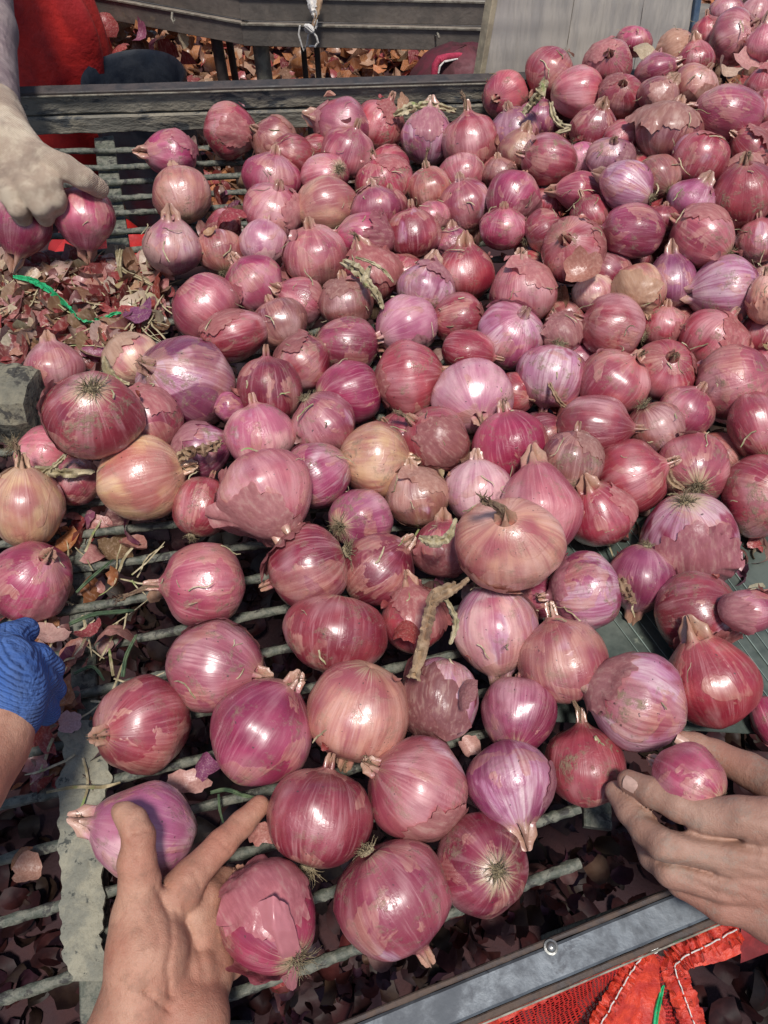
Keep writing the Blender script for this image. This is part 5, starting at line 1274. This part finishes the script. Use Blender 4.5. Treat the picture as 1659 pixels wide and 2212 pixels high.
palm = [[(q(303, 1975, .437), .0140), (q(318, 2055, .430), .0200), (q(310, 2160, .422), .0190), (q(215, 2330, .412), .022)], [(q(305, 1990, .438), .0150), (q(318, 2060, .432), .0180), (q(300, 2190, .425), .0190), (q(250, 2420, .410), .0220), (q(180, 2700, .38), .0260)],
        [(q(385, 1925, .452), .0115), (q(378, 2010, .456), .0130), (q(350, 2130, .434), .0170)],
        [(q(430, 1990, .458), .0115), (q(420, 2060, .458), .0130), (q(392, 2170, .432), .0165)],
        [(q(446, 2040, .455), .0110), (q(450, 2110, .452), .0125), (q(420, 2210, .425), .0165), (q(370, 2420, .405), .0220), (q(290, 2700, .375), .0260)],
        [(q(300, 2190, .425), .0190), (q(420, 2210, .425), .0160)], [(q(250, 2420, .410), .0220), (q(370, 2420, .405), .0220)]]
on = lambda pts: pts
cr = [(on([(335, 1915, .4415), (352, 1950, .435), (368, 1985, .432), (372, 2030, .429), (362, 2090, .420), (366, 2150, .413)]), .0016, .0016),
      (on([(350, 1908, .444), (378, 1925, .439), (396, 1950, .440), (410, 1990, .440)]), .0012, .0013),
      (on([(400, 1990, .443), (425, 2040, .436), (440, 2100, .426)]), .0014, .0016),
      (on([(280, 1855, .425), (298, 1859, .424), (318, 1864, .427)]), .0008, .0011), (on([(284, 1800, .427), (302, 1797, .426), (318, 1794, .43)]), .0007, .001),
      (on([(462, 1806, .462), (480, 1822, .459), (498, 1838, .464)]), .0008, .001), (on([(508, 1766, .474), (524, 1780, .472), (540, 1792, .478)]), .0007, .001),
      (on([(310, 2140, .413), (340, 2165, .411), (368, 2185, .409)]), .0011, .0013), (on([(414, 1880, .446), (424, 1896, .446), (432, 1915, .452)]), .0008, .0012)]
cr = cr[:3] + [(l, d*1.8, w) for l, d, w in cr[3:]] + [(on([(470, 1798, .46), (488, 1814, .459), (506, 1830, .464)]), .0010, .0009), (on([(516, 1758, .474), (532, 1772, .472), (548, 1784, .478)]), .0009, .0009), (on([(276, 1868, .425), (298, 1872, .424), (322, 1876, .427)]), .0009, .001), (on([(300, 1950, .42), (330, 1985, .42), (345, 2040, .42)]), .0005, .001), (on([(280, 1960, .42), (305, 2010, .42), (318, 2080, .42)]), .0005, .001), (on([(250, 2120, .41), (310, 2140, .41), (370, 2150, .41)]), .0007, .0012)]
h1 = grown('hand', [thumb, index, mid, ring, pink], palm, M_hand, creases=cr, origin=q(370, 2030, .45), vox=.0015, kp=.009)
h1.modifiers['relax'].iterations = 1
tag(h1, 'bare left hand, palm up, thumb on a pink onion, fingers reaching under the next onion', 'hand')
nail(h1, q(262, 1748, .4375), q(288, 1778, .436), -ray(265, 1750)+Vector((-.35, 0, .1)), .0085, .009)

# right hand from the right edge, back up, closing on a small onion
index = [(q(1655, 1772, .432), .0135), (q(1600, 1768, .436), .0125), (q(1522, 1762, .445), .0112), (q(1466, 1738, .452), .0100), (q(1410, 1712, .462), .0090), (q(1358, 1687, .474), .0072)]
mid = [(q(1650, 1850, .436), .0130), (q(1560, 1846, .440), .0120), (q(1440, 1826, .444), .0108), (q(1395, 1790, .458), .0096), (q(1362, 1752, .470), .0088), (q(1330, 1710, .484), .0070)]
ring = [(q(1650, 1915, .436), .0120), (q(1560, 1908, .441), .0112), (q(1450, 1880, .450), .0098), (q(1412, 1850, .466), .0088), (q(1390, 1810, .480), .0076)]
pink = [(q(1655, 1965, .438), .0110), (q(1560, 1955, .444), .0102), (q(1472, 1905, .455), .0088), (q(1448, 1878, .468), .0078), (q(1430, 1850, .480), .0070)]
thumb = [(q(1760, 1770, .452), .0150), (q(1690, 1705, .468), .0135), (q(1618, 1664, .486), .0112), (q(1545, 1630, .500), .0098), (q(1502, 1610, .504), .0083), (q(1476, 1598, .505), .0060)]
palm = [[(q(1650, 1790, .442), .0150), (q(1760, 1810, .436), .0190), (q(1950, 1880, .42), .0230), (q(2250, 2000, .39), .026)],
        [(q(1640, 1850, .442), .0140), (q(1760, 1870, .436), .0190)],
        [(q(1640, 1920, .444), .0120), (q(1750, 1950, .438), .0180), (q(1950, 1960, .42), .0230), (q(2250, 2090, .39), .026)],
        [(q(1600, 1955, .446), .0110), (q(1680, 1975, .440), .0150), (q(1760, 1975, .436), .0180)]]
cr = [(on([(1478, 1785, .44), (1470, 1768, .438), (1475, 1745, .442)]), .0005, .0012), (on([(1398, 1730, .452), (1402, 1715, .452), (1410, 1700, .455)]), .0006, .001),
      (on([(1395, 1760, .462), (1450, 1790, .452), (1500, 1808, .444), (1560, 1816, .436), (1600, 1815, .43)]), .0022, .0022),
      (on([(1425, 1862, .45), (1480, 1868, .444), (1540, 1885, .434)]), .0018, .0020), (on([(1460, 1885, .45), (1520, 1915, .44), (1580, 1940, .432)]), .0014, .0018),
      (on([(1545, 1895, .434), (1600, 1915, .428), (1650, 1935, .425)]), .0008, .0018),
      (on([(1505, 1800, .44), (1512, 1775, .438), (1508, 1748, .442)]), .0006, .001), (on([(1528, 1800, .44), (1530, 1775, .438), (1526, 1745, .442)]), .0005, .001), (on([(1420, 1815, .45), (1438, 1806, .448), (1446, 1790, .45)]), .0006, .001), (on([(1438, 1850, .45), (1452, 1830, .448), (1460, 1806, .45)]), .0006, .001),
      (on([(1600, 1768, .43), (1680, 1795, .43), (1800, 1840, .43)]), -.0014, .0042), (on([(1585, 1845, .43), (1680, 1860, .43), (1800, 1880, .43)]), -.0015, .0042), (on([(1590, 1905, .43), (1680, 1915, .43), (1800, 1915, .43)]), -.0014, .004),
      (on([(1625, 1800, .43), (1650, 1830, .43), (1640, 1870, .43), (1690, 1895, .43)]), -.0007, .0015), (on([(1580, 1870, .43), (1620, 1885, .43), (1660, 1890, .43)]), -.0006, .0013), (on([(1610, 1940, .43), (1560, 1925, .43), (1520, 1930, .43)]), .0009, .0015)]
h2 = grown('hand', [index, mid, ring, pink, thumb], palm, M_handd, creases=cr, origin=q(1600, 1850, .45), vox=.0014, smooth=1)
tag(h2, 'dusty right hand, back up, curling round a small purple onion at the right edge', 'hand')
nail(h2, q(1347, 1683, .468), q(1392, 1703, .458), -ray(1355, 1690)+Vector((-.25, .25, .1)), .0105, .0115)
nail(h2, q(1462, 1591, .500), q(1500, 1610, .496), -ray(1470, 1595)+Vector((0, .5, .1)), .008, .009)

# gloved hand reaching in from the upper left with two onions
arm = [[(q(-50, -120, .98), .036), (q(-32, 120, .88), .031), (q(-8, 260, .80), .026), (q(40, 335, .775), .024)]]
g_pal = [[(q(-15, 250, .80), .026), (q(20, 320, .775), .024), (q(70, 350, .768), .022)], [(q(-10, 330, .775), .022), (q(30, 380, .765), .020)]]
g_f = [[(q(90, 345, .765), .0150), (q(140, 362, .762), .0130), (q(180, 385, .765), .0115), (q(215, 408, .785), .0100)],
       [(q(70, 365, .762), .0145), (q(105, 395, .757), .0125), (q(120, 430, .765), .0110), (q(128, 455, .785), .0095)],
       [(q(40, 380, .760), .0145), (q(70, 415, .752), .0125), (q(88, 445, .757), .0110), (q(98, 470, .775), .0095)],
       [(q(0, 370, .765), .0140), (q(25, 420, .755), .0125), (q(40, 450, .758), .0105), (q(50, 470, .77), .0095)]]
h3 = grown('hand', g_f, g_pal+arm, M_glove, origin=q(20, 330, .78), vox=.0026, kf=.006, smooth=3)
tag(h3, 'hand in a soiled off white glove gripping two magenta onions at the upper left', 'gloved hand')
sl = grown('sleeve', [], [[(q(-60, -200, 1.02), .042), (q(-38, 60, .90), .037), (q(-22, 215, .82), .031)]], M_sleeve, origin=q(-20, 80, .9), vox=.003, smooth=3)
sl.parent = h3; sl.matrix_parent_inverse = Matrix.Translation(-h3.location)

# hand with a blue glove moving in at the left edge
arm = [[(q(-190, 1800, .38), .026), (q(-100, 1700, .405), .024), (q(-30, 1610, .43), .021), (q(5, 1540, .44), .020)]]
h4 = grown('hand', [], arm, M_hand, origin=q(0, 1600, .43), vox=.0026, smooth=3)
tag(h4, 'bare wrist and blue gloved hand at the left edge, under a magenta onion', 'gloved hand')
gl = grown('glove', [[(q(40, 1440, .462), .0115), (q(78, 1425, .474), .0105), (q(112, 1445, .485), .0085)], [(q(45, 1475, .455), .0115), (q(85, 1475, .468), .0105), (q(115, 1490, .482), .0085)],
                     [(q(35, 1510, .450), .0115), (q(75, 1520, .464), .0105), (q(102, 1540, .478), .0085)], [(q(10, 1420, .46), .0125), (q(20, 1380, .47), .0105), (q(55, 1362, .485), .0090)]],
           [[(q(10, 1540, .442), .0215), (q(15, 1490, .448), .020), (q(22, 1450, .458), .016)], [(q(-20, 1500, .445), .019), (q(0, 1430, .455), .016)]], M_blueglove, origin=q(30, 1460, .45), vox=.0024, smooth=3)
gl.parent = h4; gl.matrix_parent_inverse = Matrix.Translation(-h4.location)

# sleeves outside the frame so that no forearm ends in the air
def sleeve(hand, a, b, r0, r1, mat):
    a, b = Vector(a), Vector(b); m = MB(); n = 22; pts = [a.lerp(b, k/n)+Vector((0, 0, -.03*(k/n)*(1-k/n))) for k in range(n+1)]
    m.tube(pts, [(r0+(r1-r0)*k/n)*(1+.07*math.sin(k*1.9)+.04*math.sin(k*4.1)) for k in range(n+1)], 28, jit=.12)
    m.tube([pts[0]+(pts[0]-pts[1])*.2, pts[0]+(pts[1]-pts[0])*.5], [r0*1.06, r0*1.08], 28)
    o = link('sleeve', m, mat, hand); o.matrix_parent_inverse = Matrix.Translation(-hand.location)
M_shirt = mat_knit('grey_shirt', (0.12, 0.13, 0.15), (0.08, 0.085, 0.10), (0.06, 0.05, 0.05), 300)
e1 = Q(285, 2640, .385); sleeve(h1, e1, e1+Vector((-.14, -.26, .02)), .040, .058, M_shirt)
e2 = Q(2190, 2025, .395); sleeve(h2, e2, e2+Vector((.24, -.20, .02)), .042, .058, M_shirt)
e4 = Q(-180, 1795, .385); sleeve(h4, e4, e4+Vector((-.28, -.10, .04)), .036, .055, M_sleeve)
e3 = Q(-60, -170, 1.0); sleeve(h3, e3, e3+Vector((-.12, .22, .12)), .046, .062, M_sleeve)
